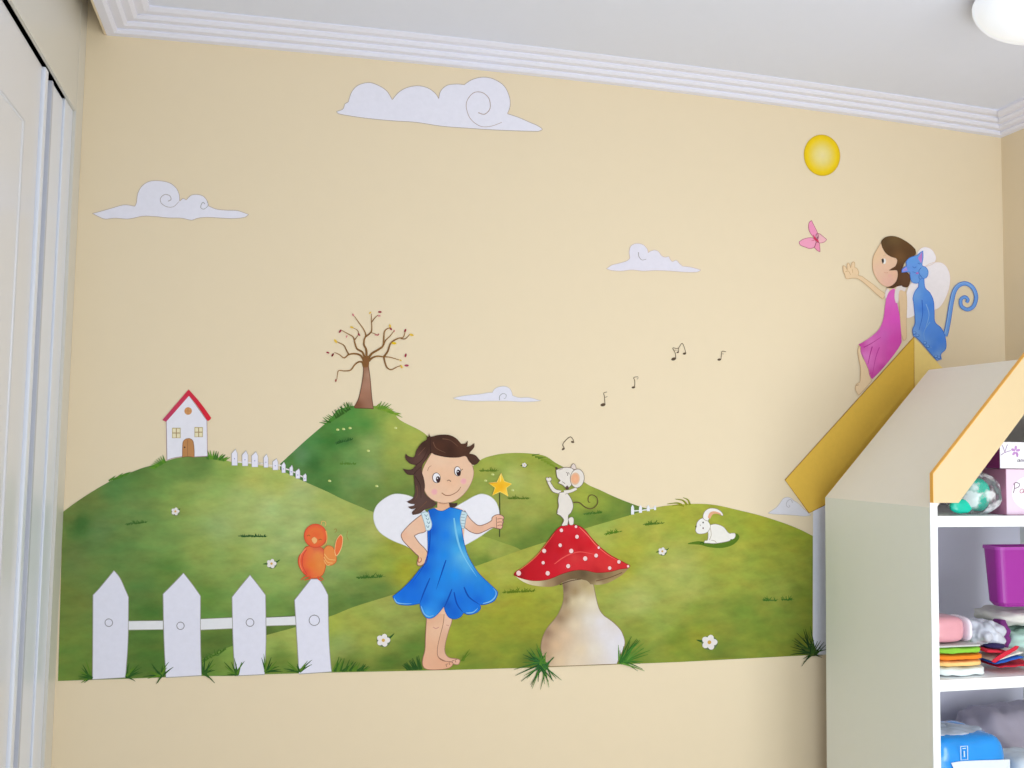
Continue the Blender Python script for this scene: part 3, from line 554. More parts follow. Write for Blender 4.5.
c = Paint(11).fill(P('68,500* 82,475 150,430 240,350 320,250 380,170 430,125 490,110 560,120 610,150 660,210 720,275 800,340 880,385 962,428* 945,445 880,455 800,475 700,480 620,463 540,463 440,490 330,533 220,543 130,525', O, K), None, step=3, outline=(150, 20, 24), ow=.6,
  cols=[(518, 575, (150, 12, 24)), (530, 575, (190, 10, 28)), (545, 560, (196, 8, 30)), (555, 575, (206, 14, 36)), (545, 545, (170, 8, 26)), (560, 550, (190, 4, 24)), (575, 540, (198, 6, 26)), (570, 528, (206, 30, 44)), (585, 532, (214, 44, 56)), (590, 545, (206, 10, 30)), (580, 550, (186, 6, 24)), (598, 545, (216, 40, 48)), (605, 553, (216, 46, 52)), (575, 558, (214, 60, 60)), (590, 556, (220, 56, 58)), (565, 565, (212, 40, 52)), (580, 566, (210, 40, 48)), (600, 565, (214, 50, 50)), (612, 562, (216, 52, 50)), (622, 565, (206, 40, 44)), (597, 570, (184, 24, 34)), (556, 558, (196, 20, 40))])
c.line(P('380,415 440,370 510,335 580,322 660,335 720,350', O, K), (226, 84, 80), 1.6, .5, taper=True).line(P('570,130 640,200 700,270 790,345 880,395', O, K), (238, 120, 96), 1.1, .4, taper=True).line(P('85,478 160,425 250,345 325,250 385,172', O, K), (222, 130, 80), .9, .4, taper=True)
c.build('cap', mu)
for x, y, r in ((105, 485, 18), (433, 156, 13), (545, 128, 10), (553, 205, 14), (424, 271, 13), (301, 314, 15), (509, 315, 16), (293, 405, 12), (328, 486, 16), (485, 431, 15), (616, 373, 16), (700, 350, 14), (720, 289, 9), (875, 398, 13), (804, 446, 13), (946, 432, 9)):
    Paint(13).dot(O[0]+x/K+.4, O[1]+y/K+.6, r/K, r/K*1.05, (160, 40, 50)).dot(O[0]+x/K, O[1]+y/K, r/K, r/K*1.08, (242, 206, 204)).build('spot', mu)

# ------------------------------------------------------------------ mouse
mo = root('painted_mouse', 569, 525, 'white painted mouse singing with raised arms on top of the toadstool', 'painted mouse')
O = (530, 420); K = 6.9875; MW = (228, 220, 210); ML = (120, 104, 92)
p = Paint(14)
p.line(P('215,505 170,492 142,452 126,418', O, K), MW, 4.2, 2.4).fill(P('112,408 120,400 128,405 138,400 150,408 148,422 132,428 118,425', O, K), MW, outline=ML, ow=.4).line(P('205,515 160,502 132,460 118,428', O, K), ML, .5).line(P('215,492 178,482 152,448 140,425', O, K), ML, .5)
p.fill(P('205,508* 250,505 285,545 302,600 288,645 268,668 268,705 262,735* 222,738 236,700 215,672 190,655 192,630* 200,600 196,560', O, K), MW, outline=ML, ow=.6).fill(P('268,690 290,678 305,690 302,730 278,732 272,710', O, K), MW, outline=ML, ow=.4)
p.line(P('238,505 285,497 325,478', O, K), MW, 3.6, 2.4).line(P('245,518 290,506 325,490', O, K), ML, .4).line(P('195,640 190,655 215,670', O, K), ML, .6)
p.fill(P('288,335 295,312 305,305 318,318 320,345', O, K), (222, 206, 196), outline=ML, ow=.4)
p.fill(P('182,350* 200,342 240,332 290,336 310,360 300,420 285,460 255,475 228,455 195,440* 212,422* 190,400', O, K), MW, outline=ML, ow=.6)
p.dot(O[0]+330/K, O[1]+408/K, 51/K, 68/K, ML, .1).dot(O[0]+330/K, O[1]+408/K, 47/K, 64/K, MW, .1).dot(O[0]+316/K, O[1]+410/K, 33/K, 44/K, (236, 180, 140), .1, rim=[(.6, (234, 170, 130)), (1, (222, 190, 160))])
p.dot(O[0]+185/K, O[1]+336/K, 9/K, 7/K, (90, 70, 60)).line(P('252,365 262,372 262,390', O, K), ML, .6).line(P('268,365 275,380', O, K), ML, .5).line(P('225,430 245,445', O, K), ML, .5)
p.fill(P('248,470 262,458 272,482 252,486', O, K), (90, 66, 60)).line(P('200,350 230,340', O, K), (150, 126, 110), .5)
p.build('body', mo)
Paint(13).line(P('303,578 325,574 350,580 380,605 415,620 450,610 473,578 465,540 432,523 408,540 410,572 424,575', O, K), (100, 76, 50), 1.1, .6).build('tail', mo)

# ------------------------------------------------------------------ bird
bi = root('painted_bird', 313, 579, 'orange painted bird with one lifted wing on the rightmost big fence picket', 'painted bird')
O = (290, 510); K = 9.6
p = Paint(12)
p.fill(P('165,350 125,400 85,450 82,520 110,580 150,625 215,655 290,640 330,590 345,500 335,420 300,360', O, K), None, step=2.5, outline=(196, 70, 40), ow=.6,
  cols=[(300, 560, (220, 78, 52)), (302, 550, (228, 86, 64)), (310, 550, (232, 120, 60)), (318, 555, (234, 150, 70)), (312, 565, (232, 124, 50)), (306, 572, (216, 76, 56)), (320, 565, (226, 140, 66)), (315, 548, (196, 90, 70)), (322, 548, (206, 80, 70))])
p.line(P('150,370 105,430 95,510 120,590', O, K), (244, 150, 110), .9, .5).line(P('160,380 125,440 120,530 165,620', O, K), (200, 62, 56), .8, .5)
p.dot(O[0]+245/K, O[1]+248/K, 112/K, 116/K, (226, 100, 52), 0, 24, rim=[(.6, (230, 112, 56)), (.9, (232, 96, 60)), (1, (196, 70, 44))])
p.line(P('345,200 355,260 345,320 300,355', O, K), (240, 170, 96), 1.2, .5)
p.fill(P('205,280* 232,258 262,280* 258,305 235,325 215,305', O, K), (244, 186, 120), outline=(212, 120, 70), ow=.4).line(P('165,250 180,240 195,252', O, K), (150, 84, 40), .6).line(P('275,290 292,280 305,290', O, K), (150, 84, 40), .6)
p.line(P('300,140 305,110 335,112 345,135 335,155', O, K), (240, 190, 110), .8, .5)
p.build('body', bi)
p = Paint(14).fill(P('325,380* 355,345 400,350 430,390 445,450 440,500 395,530 350,520 325,460', O, K), (232, 142, 72), outline=(206, 90, 50), ow=.5)
for s in ('325,450 360,500 410,510', '325,480 355,530 385,525', '330,420 370,470 435,480'): p.line(P(s, O, K), (246, 190, 116), .7)
p.fill(P('488,235* 506,270 500,340 478,400 445,440 430,390 440,310 460,265', O, K), (224, 110, 60), outline=(250, 204, 140), ow=.6)
p.build('wing', bi)
p = Paint(14)
for s in ('200,640 150,640 105,672', '205,650 165,665 135,672', '262,645 300,650 322,672', '265,650 285,672 310,678'): p.line(P(s, O, K), (214, 84, 50), 1.8, .7)
p.build('feet', bi)
p = Paint(5).line(P('420,190 440,180 448,200 430,215', O, K), (150, 110, 50), .5).line(P('555,200 545,250 560,290', O, K), (150, 120, 60), .4)
single(p.build('painted_motion_mark'), 'thin brown curl marks beside the bird lifted wing', 'painted mark')

# ------------------------------------------------------------------ rabbit
ra = root('painted_rabbit', 714, 544, 'white painted rabbit sitting sideways on the right hill with ears laid back', 'painted rabbit')
O = (600, 480); K = 6.4; RL = (150, 140, 120)
Paint(5).fill(P('560,408 620,392 680,396 780,400 860,345 885,350 890,375 850,415 780,435 700,430 640,415', O, K), (86, 118, 26)).line(P('640,405 655,400 665,412', O, K), (50, 84, 20), 1).build('grass_shadow', ra)
p = Paint(8)
p.fill(P('700,290* 740,282 790,300 825,340 862,340 865,365 840,378 820,392 740,406 690,404 668,402 672,388 688,384 692,350 690,320', O, K), (236, 232, 224), outline=RL, ow=.5)
p.line(P('706,310 712,350 700,385', O, K), (176, 160, 140), .5).line(P('712,385 735,390 745,402', O, K), (176, 160, 140), .5).dot(O[0]+845/K, O[1]+360/K, 19/K, 19/K, (240, 236, 230))
p.fill(P('672,245 690,262 706,290 700,318 680,338 650,345 625,342 612,325 616,300 622,270 645,248', O, K), (238, 234, 228), outline=RL, ow=.5)
p.fill(P('660,245 668,205 700,182 745,184 778,205 787,228 768,222 740,210 712,215 700,240 690,262', O, K), (238, 232, 226), outline=RL, ow=.5)
p.fill(P('690,240* 700,212 728,200 765,210 775,222 745,215 720,222 705,250*', O, K), (224, 168, 130))
p.dot(O[0]+660/K, O[1]+272/K, .7, .9, (60, 60, 40)).dot(O[0]+660/K, O[1]+308/K, .7, .9, (110, 80, 70)).line(P('640,285 645,295', O, K), RL, .5).dot(O[0]+614/K, O[1]+298/K, .8, .9, (90, 90, 40))
p.build('body', ra)

# ------------------------------------------------------------------ painted house behind the shelf
y0 = on(813, 560, 1, 0)
o = Paint(4, True).fill(P('813,500* 840,490* 840,654* 813,655*'), (232, 234, 244)).build('painted_white_strip')
single(o, 'pale blue-white painted house wall strip just left of the shelf unit', 'painted strip')
pr = root('painted_gable_roof', 860, 512, 'big yellow painted gable roof above the house-shaped shelf unit', 'painted roof')

Paint(5).fill(P('785,480* 914,337* 914,420* 850,480* 825,505* 809,513*'), (232, 190, 78), outline=(176, 124, 50), ow=.8).build('left_slope', pr)
Paint(5).fill(P('914,337* 927,351* 943,368.5* 990,420* 960,440* 914,420*'), (252, 224, 140)).line(P('914,338 914.5,388'), (190, 150, 70), .5).build('right_slope', pr)

# ------------------------------------------------------------------ pink fairy
pf = root('painted_fairy', 880, 388, 'painted fairy girl in a magenta dress sitting on the yellow roof, reaching out', 'painted fairy')
O = (895, 240); K = 8.533
Paint(7).fill(P('190,110* 220,72 262,60 315,82 350,145 335,195 290,218 250,225 200,200*', O, K), (248, 242, 246), outline=(224, 198, 184), ow=.4).build('wing', pf)
Paint(7).fill(P('240,240* 290,205 345,190 400,195 445,235 470,310 462,410 425,510 380,575 330,600* 220,620 130,663 90,662* 95,470 120,390*', O, K), (248, 241, 244), outline=(224, 198, 184), ow=.4).build('wing', pf)
b = Paint(8); S2 = (234, 204, 164); L2 = (196, 160, 118)
O = (835, 230); K = 9.6
b.fill(P('225,435 260,445 300,475 370,525 430,575 490,615* 460,665* 400,615 335,555 270,500 220,468 170,462 110,468 95,430 80,395 78,345 100,352 118,385* 118,330 135,320 150,365* 165,312 188,312 190,360* 212,370 228,405', O, K), S2, outline=L2, ow=.5)
b.line(P('100,400 130,395 150,430', O, K), L2, .5).line(P('165,375 170,410', O, K), L2, .5)
b.fill([(x, y, c) for x, y, c in P('885,295* 889,283* 898,285* 897,300 899,330 899,342 884,365 873,375 867,360 882,343 887,322')], S2)
b.fill(P('450,110* 405,185 370,255 360,330 372,410 410,482 460,530 515,545 570,520 600,470 620,380 610,270* 520,180', O, K), (236, 196, 166), cols=[(875, 255, (234, 200, 160)), (880, 272, (236, 196, 168)), (890, 262, (238, 200, 168)), (890, 280, (236, 186, 168)), (895, 275, (236, 190, 160))], step=3, outline=L2, ow=.5)
b.dot(O[0]+474/K, O[1]+300/K, 15/K, 27/K, (240, 236, 232)).dot(O[0]+460/K, O[1]+296/K, 10/K, 23/K, (46, 40, 40)).line(P('448,280 452,300 458,322', O, K), (90, 70, 60), .5).line(P('470,405 490,412 510,408', O, K), (206, 150, 130), .5).line(P('465,250 475,240 490,244', O, K), (196, 170, 130), .4)
b.dot(O[0]+525/K, O[1]+440/K, 2.8, 2.8, (238, 180, 168), rim=[(1, (236, 192, 164))])
O = (845, 290); K = 6.98
b.fill(P('365,-15* 410,-10 428,30 432,110 428,220 428,335 408,352* 392,300 385,200 378,80*', O, K), S2, outline=L2, ow=.4)
b.fill(P('100,385* 90,420 95,470 108,540 108,600 104,640 78,660 72,690 78,705 95,735* 130,700 185,635* 165,560 130,480', O, K), (236, 208, 168), outline=L2, ow=.5).line(P('78,665 95,662', O, K), (150, 110, 80), .6)
b.build('body', pf)
Paint(10).fill(P('345,-10* 320,0 292,40 280,110 268,200 240,270 190,320 135,358 95,380* 112,400* 108,430 120,465* 140,500 158,545 172,600 190,622* 245,568 310,492 370,412 396,362* 390,270 380,170 362,80 355,30*', O, K), None, step=3,
  cols=[(891, 300, (214, 100, 186)), (888, 315, (212, 88, 180)), (895, 320, (216, 84, 188)), (884, 335, (204, 100, 182)), (893, 340, (208, 72, 172)), (870, 343, (216, 124, 190)), (862, 345, (190, 60, 150)), (875, 350, (206, 90, 172)), (867, 356, (220, 130, 196)), (872, 365, (212, 110, 184)), (880, 360, (214, 96, 178)), (872, 375, (190, 66, 150)), (882, 368, (178, 50, 140)), (890, 355, (204, 70, 166)), (898, 340, (200, 70, 166))]
  ).line(P('190,395 175,450 160,520', O, K), (172, 46, 134), 1.2, .4).line(P('130,400 180,375 250,330', O, K), (180, 56, 142), 1.2, .4).line(P('240,400 215,470 190,600', O, K), (184, 60, 146), 1.0, .4).build('dress', pf, 'cloth')
O = (835, 230); K = 9.6
f = Paint(11).fill(P('580,565* 610,540 650,535 680,560 668,590* 630,575 612,610 608,690 585,700* 572,640', O, K), (236, 226, 222), outline=(216, 190, 190), ow=.4).fill(P('500,560* 522,575 505,620 490,660* 478,640 485,590', O, K), (236, 220, 216)); f.build('frill', pf)
h = Paint(12).fill(P('442,120* 452,95 490,66 550,57 610,70 670,100 730,142 772,185* 775,235 720,270 680,300 655,350 640,398 690,402* 725,445 718,510 695,550 650,545 640,535 595,542 555,560 488,552* 540,535 585,495 602,440 598,395 580,385 545,388 515,388* 545,368 580,345 597,300 585,272 540,258 490,225 455,170', O, K), (98, 72, 44), step=3,
  cols=[(885, 242, (88, 66, 40)), (895, 240, (104, 80, 48)), (905, 248, (92, 64, 36)), (890, 250, (84, 58, 34)), (900, 256, (110, 78, 46)), (908, 252, (84, 58, 34)), (900, 270, (84, 56, 36)), (905, 278, (98, 66, 44)), (898, 285, (80, 54, 36))])
h.build('hair', pf)

# ------------------------------------------------------------------ blue cat
ct = root('painted_cat', 928, 361, 'blue painted cat with a spiral tail sitting on the yellow roof peak', 'painted cat')
BC = (92, 150, 226); BD = (52, 96, 180)
p = Paint(13)
p.fill(P('919,277* 924,277* 925,287.5 930,293 933.5,301 934.3,312 935,322 941,328 945,336 946,348 941,354 941.5,359* 937,360.5* 929.5,352 922.4,343.5 917,338 913.5,335.5 912.8,329 915.2,322 913.8,304 913,298 915,291.5 918.5,287*'), None, step=2.5, outline=(60, 104, 196), ow=.6,
  cols=[(921, 283, (96, 150, 222)), (917, 295, (120, 172, 236)), (925, 295, (86, 144, 228)), (931, 305, (76, 136, 226)), (917, 315, (110, 164, 236)), (922, 310, (60, 116, 204)), (928, 318, (84, 144, 230)), (924, 330, (76, 132, 222)), (932, 335, (84, 140, 226)), (940, 340, (70, 128, 220)), (934, 348, (64, 122, 214)), (917, 333, (130, 176, 236)), (927, 343, (110, 160, 232)), (938, 355, (120, 166, 230))])
p.line(P('922,300 922.5,315 919,330'), (50, 100, 196), 1.0, .5).line(P('926,304 929,315 925,330'), (140, 184, 240), .9, .4).line(P('930,322 924,332 926,343 932,348'), (120, 170, 236), .9, .4)
for x, y in ((914.5, 333), (917.5, 335.5), (925, 343), (928, 346.5), (936, 356.5), (939, 357.5)): p.dot(x, y, 1.9, 1.6, BD).dot(x-.1, y-.2, 1.4, 1.1, (130, 178, 240))
p.build('body', ct)
O = (895, 240); K = 8.533
p = Paint(16)
p.fill(P('185,132* 215,108 238,92* 240,150 232,215 262,232 282,262 280,300 262,325 225,330 212,340 200,365 165,368 140,350 130,310 128,280 108,272 58,277* 62,248 98,218 95,195 105,170 135,148', O, K), BC, cols=[(910, 260, (104, 164, 234)), (915, 268, (96, 150, 226)), (922, 270, (120, 174, 238)), (925, 277, (104, 156, 228)), (913, 280, (112, 166, 234)), (905, 268, (110, 140, 220))], step=3, outline=(64, 108, 196), ow=.5)
p.fill(P('195,155* 225,110 232,105* 232,150 225,200*', O, K), (176, 120, 190)).fill(P('65,270* 72,250 98,232* 108,262*', O, K), (160, 140, 210))
p.line(P('225,235 205,260 208,290 235,325', O, K), BD, .6).line(P('205,300 205,325 215,335', O, K), BD, .6).dot(O[0]+190/K, O[1]+283/K, 1.5, 1.0, (176, 110, 180)).line(P('150,225 165,238 182,228', O, K), (60, 90, 180), .5).line(P('195,195 208,205 218,195', O, K), (60, 90, 180), .5).line(P('150,270 170,278 190,283', O, K), BD, .4)
p.build('head', ct)
TP = P('945,336 946.8,330 949,318 951.6,302 954.5,291 959.5,285 966.5,283.6 973,288 976.2,296.5 973.8,305.8 967.5,309.5 961.5,306 961,299.5 965,297 968,299.8 966.5,302.5')
p = Paint(12).line(TP, BD, 5.0, 3.2).line(TP, (104, 150, 216), 4.0, 2.2)
p.line([(x-.9, y-.6, c) for x, y, c in TP[:9]], (146, 184, 232), 1.1, .6); p.build('tail', ct)

# ------------------------------------------------------------------ solid kit
def bow(x):     # the cornice line as measured along the wall sags very slightly out of true
    t = max(0, min(1, (x-XC)/(XR-XC))); return .027*math.sin(math.pi*min(1, t*1.0))**.9 if 0 < t < 1 else 0
class Solid:
    def __init__(self): self.bm = bmesh.new()
    def box(self, x0, x1, y0, y1, z0, z1, bev=0):
        r = bmesh.ops.create_cube(self.bm, size=1)
        for v in r['verts']: v.co = Vector(((x0+x1)/2+v.co.x*(x1-x0), (y0+y1)/2+v.co.y*(y1-y0), (z0+z1)/2+v.co.z*(z1-z0)))
        if bev:
            es = list({e for v in r['verts'] for e in v.link_edges})
            bmesh.ops.bevel(self.bm, geom=es, offset=bev, segments=2, affect='EDGES', profile=.6)
        return self
    def prism(self, pts, y0, y1, bev=0):       # outline in x,z extruded along y
        n = len(pts)
        a = [self.bm.verts.new((x, y0, z)) for x, z in pts]; b = [self.bm.verts.new((x, y1, z)) for x, z in pts]
        fs = [self.bm.faces.new(a), self.bm.faces.new(b[::-1])]
        for i in range(n): fs.append(self.bm.faces.new((a[i], b[i], b[(i+1) % n], a[(i+1) % n])))
        if bev:
            es = list({e for f in fs for e in f.edges}); bmesh.ops.bevel(self.bm, geom=es, offset=bev, segments=2, affect='EDGES', profile=.6)
        return self
    def mesh(self, vs, fs):
        v = [self.bm.verts.new(p) for p in vs]
        for f in fs: self.bm.faces.new([v[i] for i in f])
        return self
    def tube(self, pts, r, n=8):
        pts = [Vector(p) for p in pts]; rings = []
        for i, p in enumerate(pts):
            d = (pts[min(i+1, len(pts)-1)]-pts[max(i-1, 0)]).normalized()
            u = d.orthogonal().normalized(); w = d.cross(u)
            rings.append([self.bm.verts.new(p+(u*math.cos(a)+w*math.sin(a))*r) for a in [k*2*math.pi/n for k in range(n)]])
        for a, b in zip(rings, rings[1:]):
            for k in range(n): self.bm.faces.new((a[k], b[k], b[(k+1) % n], a[(k+1) % n]))
        return self
    def build(self, name, mt, parent=None, smooth=False, loc=None, **mod):
        bmesh.ops.recalc_face_normals(self.bm, faces=self.bm.faces)
        if parent is not None: loc = wloc(parent)
        if loc is None:
            co = [v.co for v in self.bm.verts]
            loc = Vector(((min(c.x for c in co)+max(c.x for c in co))/2, (min(c.y for c in co)+max(c.y for c in co))/2, min(c.z for c in co)))
        for v in self.bm.verts: v.co -= loc
        me = bpy.data.meshes.new(name); self.bm.to_mesh(me); self.bm.free()
        me.materials.append(mt)
        if smooth:
            for p in me.polygons: p.use_smooth = True
        o = bpy.data.objects.new(name, me); COL.objects.link(o)
        if parent: o.parent = parent
        else: o.location = loc
        return o
def structure(o): o['kind'] = 'structure'; return o

# ------------------------------------------------------------------ room shell
M_WALL = mat('wall_cream_plaster', (235, 217, 184), .85, .012, 25, .12)
M_CEIL = mat('ceiling_plaster', (226, 230, 244), .9, .01, 20, .1)
M_CORN = mat('cornice_white', (234, 234, 246), .7, .008, 20)
M_LAC = mat('wardrobe_lacquer', (222, 221, 224), .28, .006, 8)
M_LAC2 = mat('wardrobe_lacquer_cream', (214, 210, 200), .35, .006, 8)
M_LAC3 = mat('wardrobe_frame_white', (226, 230, 240), .3, .006, 8)
M_FLOOR = mat('floor_wood', (214, 204, 190), .5, .06, 6)
M_GAP = mat('wardrobe_track_dark', (70, 42, 40), .6, .05, 10)
YB = -3.4
structure(Solid().box(XL-.1, XR+.1, 0, .12, 0, 2.75).box(XL+.002, XR-.002, -.014, .05, 0, .08, .004).build('wall_back', M_WALL))   # with its plastered plinth
structure(Solid().box(XR, XR+.12, YB, .0, 0, 2.75).build('wall_right', M_WALL))
structure(Solid().box(XL-.75, XL-.62, YB, .0, 0, 2.75).build('wall_left', M_WALL))
structure(Solid().box(XL-.75, XR+.12, YB, .12, -.1, 0).build('floor', M_FLOOR))
# ceiling with its slightly uneven edge
s = Solid(); N = 40; vs = []; fs = []
for i in range(N+1):
    x = XC+(XR-XC)*i/N
    vs += [(x, -.001, ZT+bow(x)), (x, -.6, ZT+bow(x)*.5), (x, -1.2, ZT), (x, YB, ZT)]
for i in range(N):
    for k in range(3): a = i*4+k; fs.append((a, a+1, a+5, a+4))
structure(s.mesh(vs, fs).box(XC, XR, YB, 0, ZT+.05, ZT+.12).build('ceiling', M_CEIL))
structure(Solid().box(XL-.75, XC, YB, 0, 2.75, 2.85).build('ceiling_slab', M_CEIL))
# cornice: four stepped fillets, mitred round three sides
PROF = [(0, 0), (.022, 0), (.030, .006), (.030, .011), (.052, .011), (.060, .017), (.060, .021), (.080, .021), (.089, .027), (.089, .031), (.110, .031), (.124, .037), (.124, .05)]
s = Solid(); vs = []; rows = 0
path = [('L', t) for t in (0, .5, 1)]
def ring(kind, x, y, dx, dy, zo): return [(x+dx*a, y+dy*a, ZC+h+zo) for a, h in PROF]+[(x, y, ZC+.05+zo)]
rings = [ring('l', XC, YB, 1, 0, 0), ring('c', XC, 0, 1, -1, 0)]
for i in range(1, N):
    x = XC+(XR-XC)*i/N; rings.append(ring('b', x, 0, 0, -1, bow(x)))
rings += [ring('c', XR, 0, -1, -1, 0), ring('r', XR, YB, -1, 0, 0)]
n = len(PROF)+1; vs = [p for r in rings for p in r]; fs = []
for i in range(len(rings)-1):
    for k in range(n): fs.append((i*n+k, i*n+(k+1) % n, (i+1)*n+(k+1) % n, (i+1)*n+k))
structure(s.mesh(vs, fs).build('trim_1', M_CORN))
s = Solid().box(XC-.006, XC, YB, -.001, ZC+.001, 2.75); structure(s.build('trim_2', M_WALL))

# ------------------------------------------------------------------ ceiling lamp
LX, LY, LR, LD = 1.862, -.85, .18, .11
t = empty('ceiling_lamp', Vector((LX, LY, ZT)), 'round white glass dome lamp on the ceiling at the top right corner', 'lamp')
def lathe(pr, n=48):
    s = Solid(); vs = []; fs = []
    for r, z in pr: vs += [(LX+r*math.cos(a), LY+r*math.sin(a), z) for a in [2*math.pi*i/n for i in range(n)]]
    for k in range(len(pr)-1):
        for i in range(n): fs.append((k*n+i, k*n+(i+1) % n, (k+1)*n+(i+1) % n, (k+1)*n+i))
    return s.mesh(vs, fs)
m_l, nt, b = newmat('lamp_glass'); b.inputs['Base Color'].default_value = (.9, .93, 1, 1); b.inputs['Roughness'].default_value = .25
b.inputs['Emission Color'].default_value = (.86, .93, 1, 1); b.inputs['Emission Strength'].default_value = .3
lathe([(.001, ZT-LD)]+[(LR*math.sin(a), ZT-.012-(LD-.012)*math.cos(a)) for a in [math.pi/2*i/12 for i in range(1, 13)]]).build('glass_shade', m_l, t, True)
lathe([(LR*.7, ZT-.001), (LR*.98, ZT-.001), (LR*1.0, ZT-.012), (LR*.9, ZT-.014)]).build('base_ring', mat('lamp_metal', (220, 220, 224), .3), t, True)

# ------------------------------------------------------------------ sliding-door wardrobe along the left
wd = empty('sliding_wardrobe', Vector((XL, -1.6, 0)), 'white lacquered fitted wardrobe with sliding doors along the left wall', 'wardrobe')
ZD = 2.212; YE = -3.3
Solid().box(XL-.6, XL, -.085, -.001, 0, 2.74).build('side_panel', M_LAC2, wd)
Solid().box(XL-.05, XL-.0005, YE, -.0855, ZD+.012, 2.74, .002).build('fascia', M_LAC2, wd)
Solid().box(XL-.05, XL-.006, YE, -.175, ZD+.012, ZD+.05, .002).build('rail_cover', M_LAC, wd)
Solid().box(XL-.05, XL-.008, -.178, -.0855, 0, ZD+.0115, .002).build('door_frame', M_LAC3, wd)
Solid().box(XL-.06, XL-.03, YE, -.18, ZD+.007, ZD+.0115).build('track', M_GAP, wd)
dr = Solid().box(XL-.045, XL-.014, -2.0, -.404, .02, ZD+.006, .003).build('door', M_LAC, wd)
Solid().box(XL-.045, XL-.006, -.403, -.372, .02, ZD+.006, .004).build('door_edge', M_LAC3, wd)
Solid().box(XL-.045, XL-.020, -.3715, -.315, .02, ZD+.006, .002).build('door_edge', M_LAC3, wd)
Solid().box(XL-.045, XL-.010, -.3145, -.300, .02, ZD+.006, .002).build('door_edge', mat('wardrobe_groove', (186, 188, 198), .4), wd)
Solid().box(XL-.045, XL-.013, -.2995, -.182, .02, ZD+.006, .002).build('door_edge', M_LAC3, wd)
s = Solid()     # raised bead framing the door field
zb = 2.04
s.tube([(XL-.014, -1.9, .15), (XL-.014, -1.9, zb), (XL-.014, -.545, zb), (XL-.014, -.545, .15), (XL-.014, -1.9, .15)], .0042, 8)
s.build('bead', M_LAC, dr, True)
Solid().box(XL-.05, XL-.02, -3.25, -2.004, .02, ZD+.006, .003).build('door', M_LAC, wd)

# ------------------------------------------------------------------ house-shaped shelf unit
M_UW = mat('shelf_side_white', (238, 241, 232), .6, .012, 30)
M_UR = mat('shelf_roof_lit_white', (247, 243, 231), .6, .012, 30)  # the side white, lightened to paint in the light on the slope
M_UF = mat('shelf_edge_white', (248, 250, 252), .5, .004, 10)
M_UI = mat('shelf_inside_white', (234, 232, 246), .6, .01, 12)
M_YT = mat('yellow_trim', (226, 202, 158), .55, .02, 30)
M_YE = mat('yellow_trim_edge', (250, 186, 84), .55, .03, 30)
su = empty('house_shelf_unit', Vector((UXC, (UYR+UYF)/2, 0)), 'tall white shelf unit shaped like a house with yellow front gable boards', 'shelf unit')
ZE, ZR = 1.211, 1.632; TH = .022; TS = .018
Solid().box(UX0, UX0+TH, UYF, UYR, 0, ZE).build('side_panel', M_UW, su)
Solid().box(UX1-TH, UX1, UYF, UYR, 0, ZE).build('side_panel', M_UW, su)
sl = (ZR-ZE)/(UXC-UX0)
Solid().prism([(UX0, ZE), (UXC, ZR), (UXC, ZR-.03), (UX0+.0232, ZE)], UYF, UYR).build('roof_panel', M_UR, su)
Solid().prism([(UX1, ZE+.0), (UX1-.0232, ZE), (UXC+.0005, ZR-.03), (UXC+.0005, ZR), (UX1, ZR-sl*(UX1-UXC))], UYF, UYR).build('roof_panel', M_UR, su)
Solid().box(UX0, UX0+.0225, UYF-.004, UYF-.0002, 0, 1.226, .0008).build('front_edge', M_UF, su)
Solid().prism([(UX0+TH, .03), (UX1-TH, .03), (UX1-TH, ZE-.006), (UXC, ZR-.04), (UX0+TH+.004, ZE-.006)], UYR-.008, UYR-.001).build('back_panel', M_UI, su)
for z0, z1 in ((1.159, 1.188), (.727, .757), (.30, .33), (.0, .05)):
    Solid().box(UX0+TH+.0002, UX1-TH-.0002, UYF-.003, UYR-.009, z0, z1, .001).build('shelf', M_UF, su)
# gable boards on the front, standing proud of the roof
x0, zt = 1.7115, 1.306
def gline(x): return zt+(1.645-zt)/(2.027-1.7165)*(x-1.7165)
xc = UXC; bw = .152
lf = [(x0, 1.224), (1.790, 1.224), (xc, gline(xc)-bw), (xc, gline(xc)), (1.7165, zt), (x0, zt-.004)]
gb = Solid().prism(lf, UYF-.017, UYF-.0045, .0012).build('gable_board', M_YT, su)
Solid().prism([(2*xc-x+.0006, z) for x, z in [(max(a, 2*xc-XR+.006), b) for a, b in [(1.745, 1.262), (1.8015, 1.236), (xc, gline(xc)-bw), (xc, gline(xc)), (1.745, gline(1.745))]]], UYF-.017, UYF-.0045, .0012).build('gable_board', M_YT, su)
Solid().prism([(x0-.0014, 1.224), (x0-.0002, 1.224), (x0-.0002, zt-.004), (1.7163, zt+.0002), (xc, gline(xc)+.0003), (xc, gline(xc)+.0022), (1.7155, zt+.002), (x0-.0014, zt-.004)], UYF-.0173, UYF-.0045).build('board_edge', M_YE, gb)

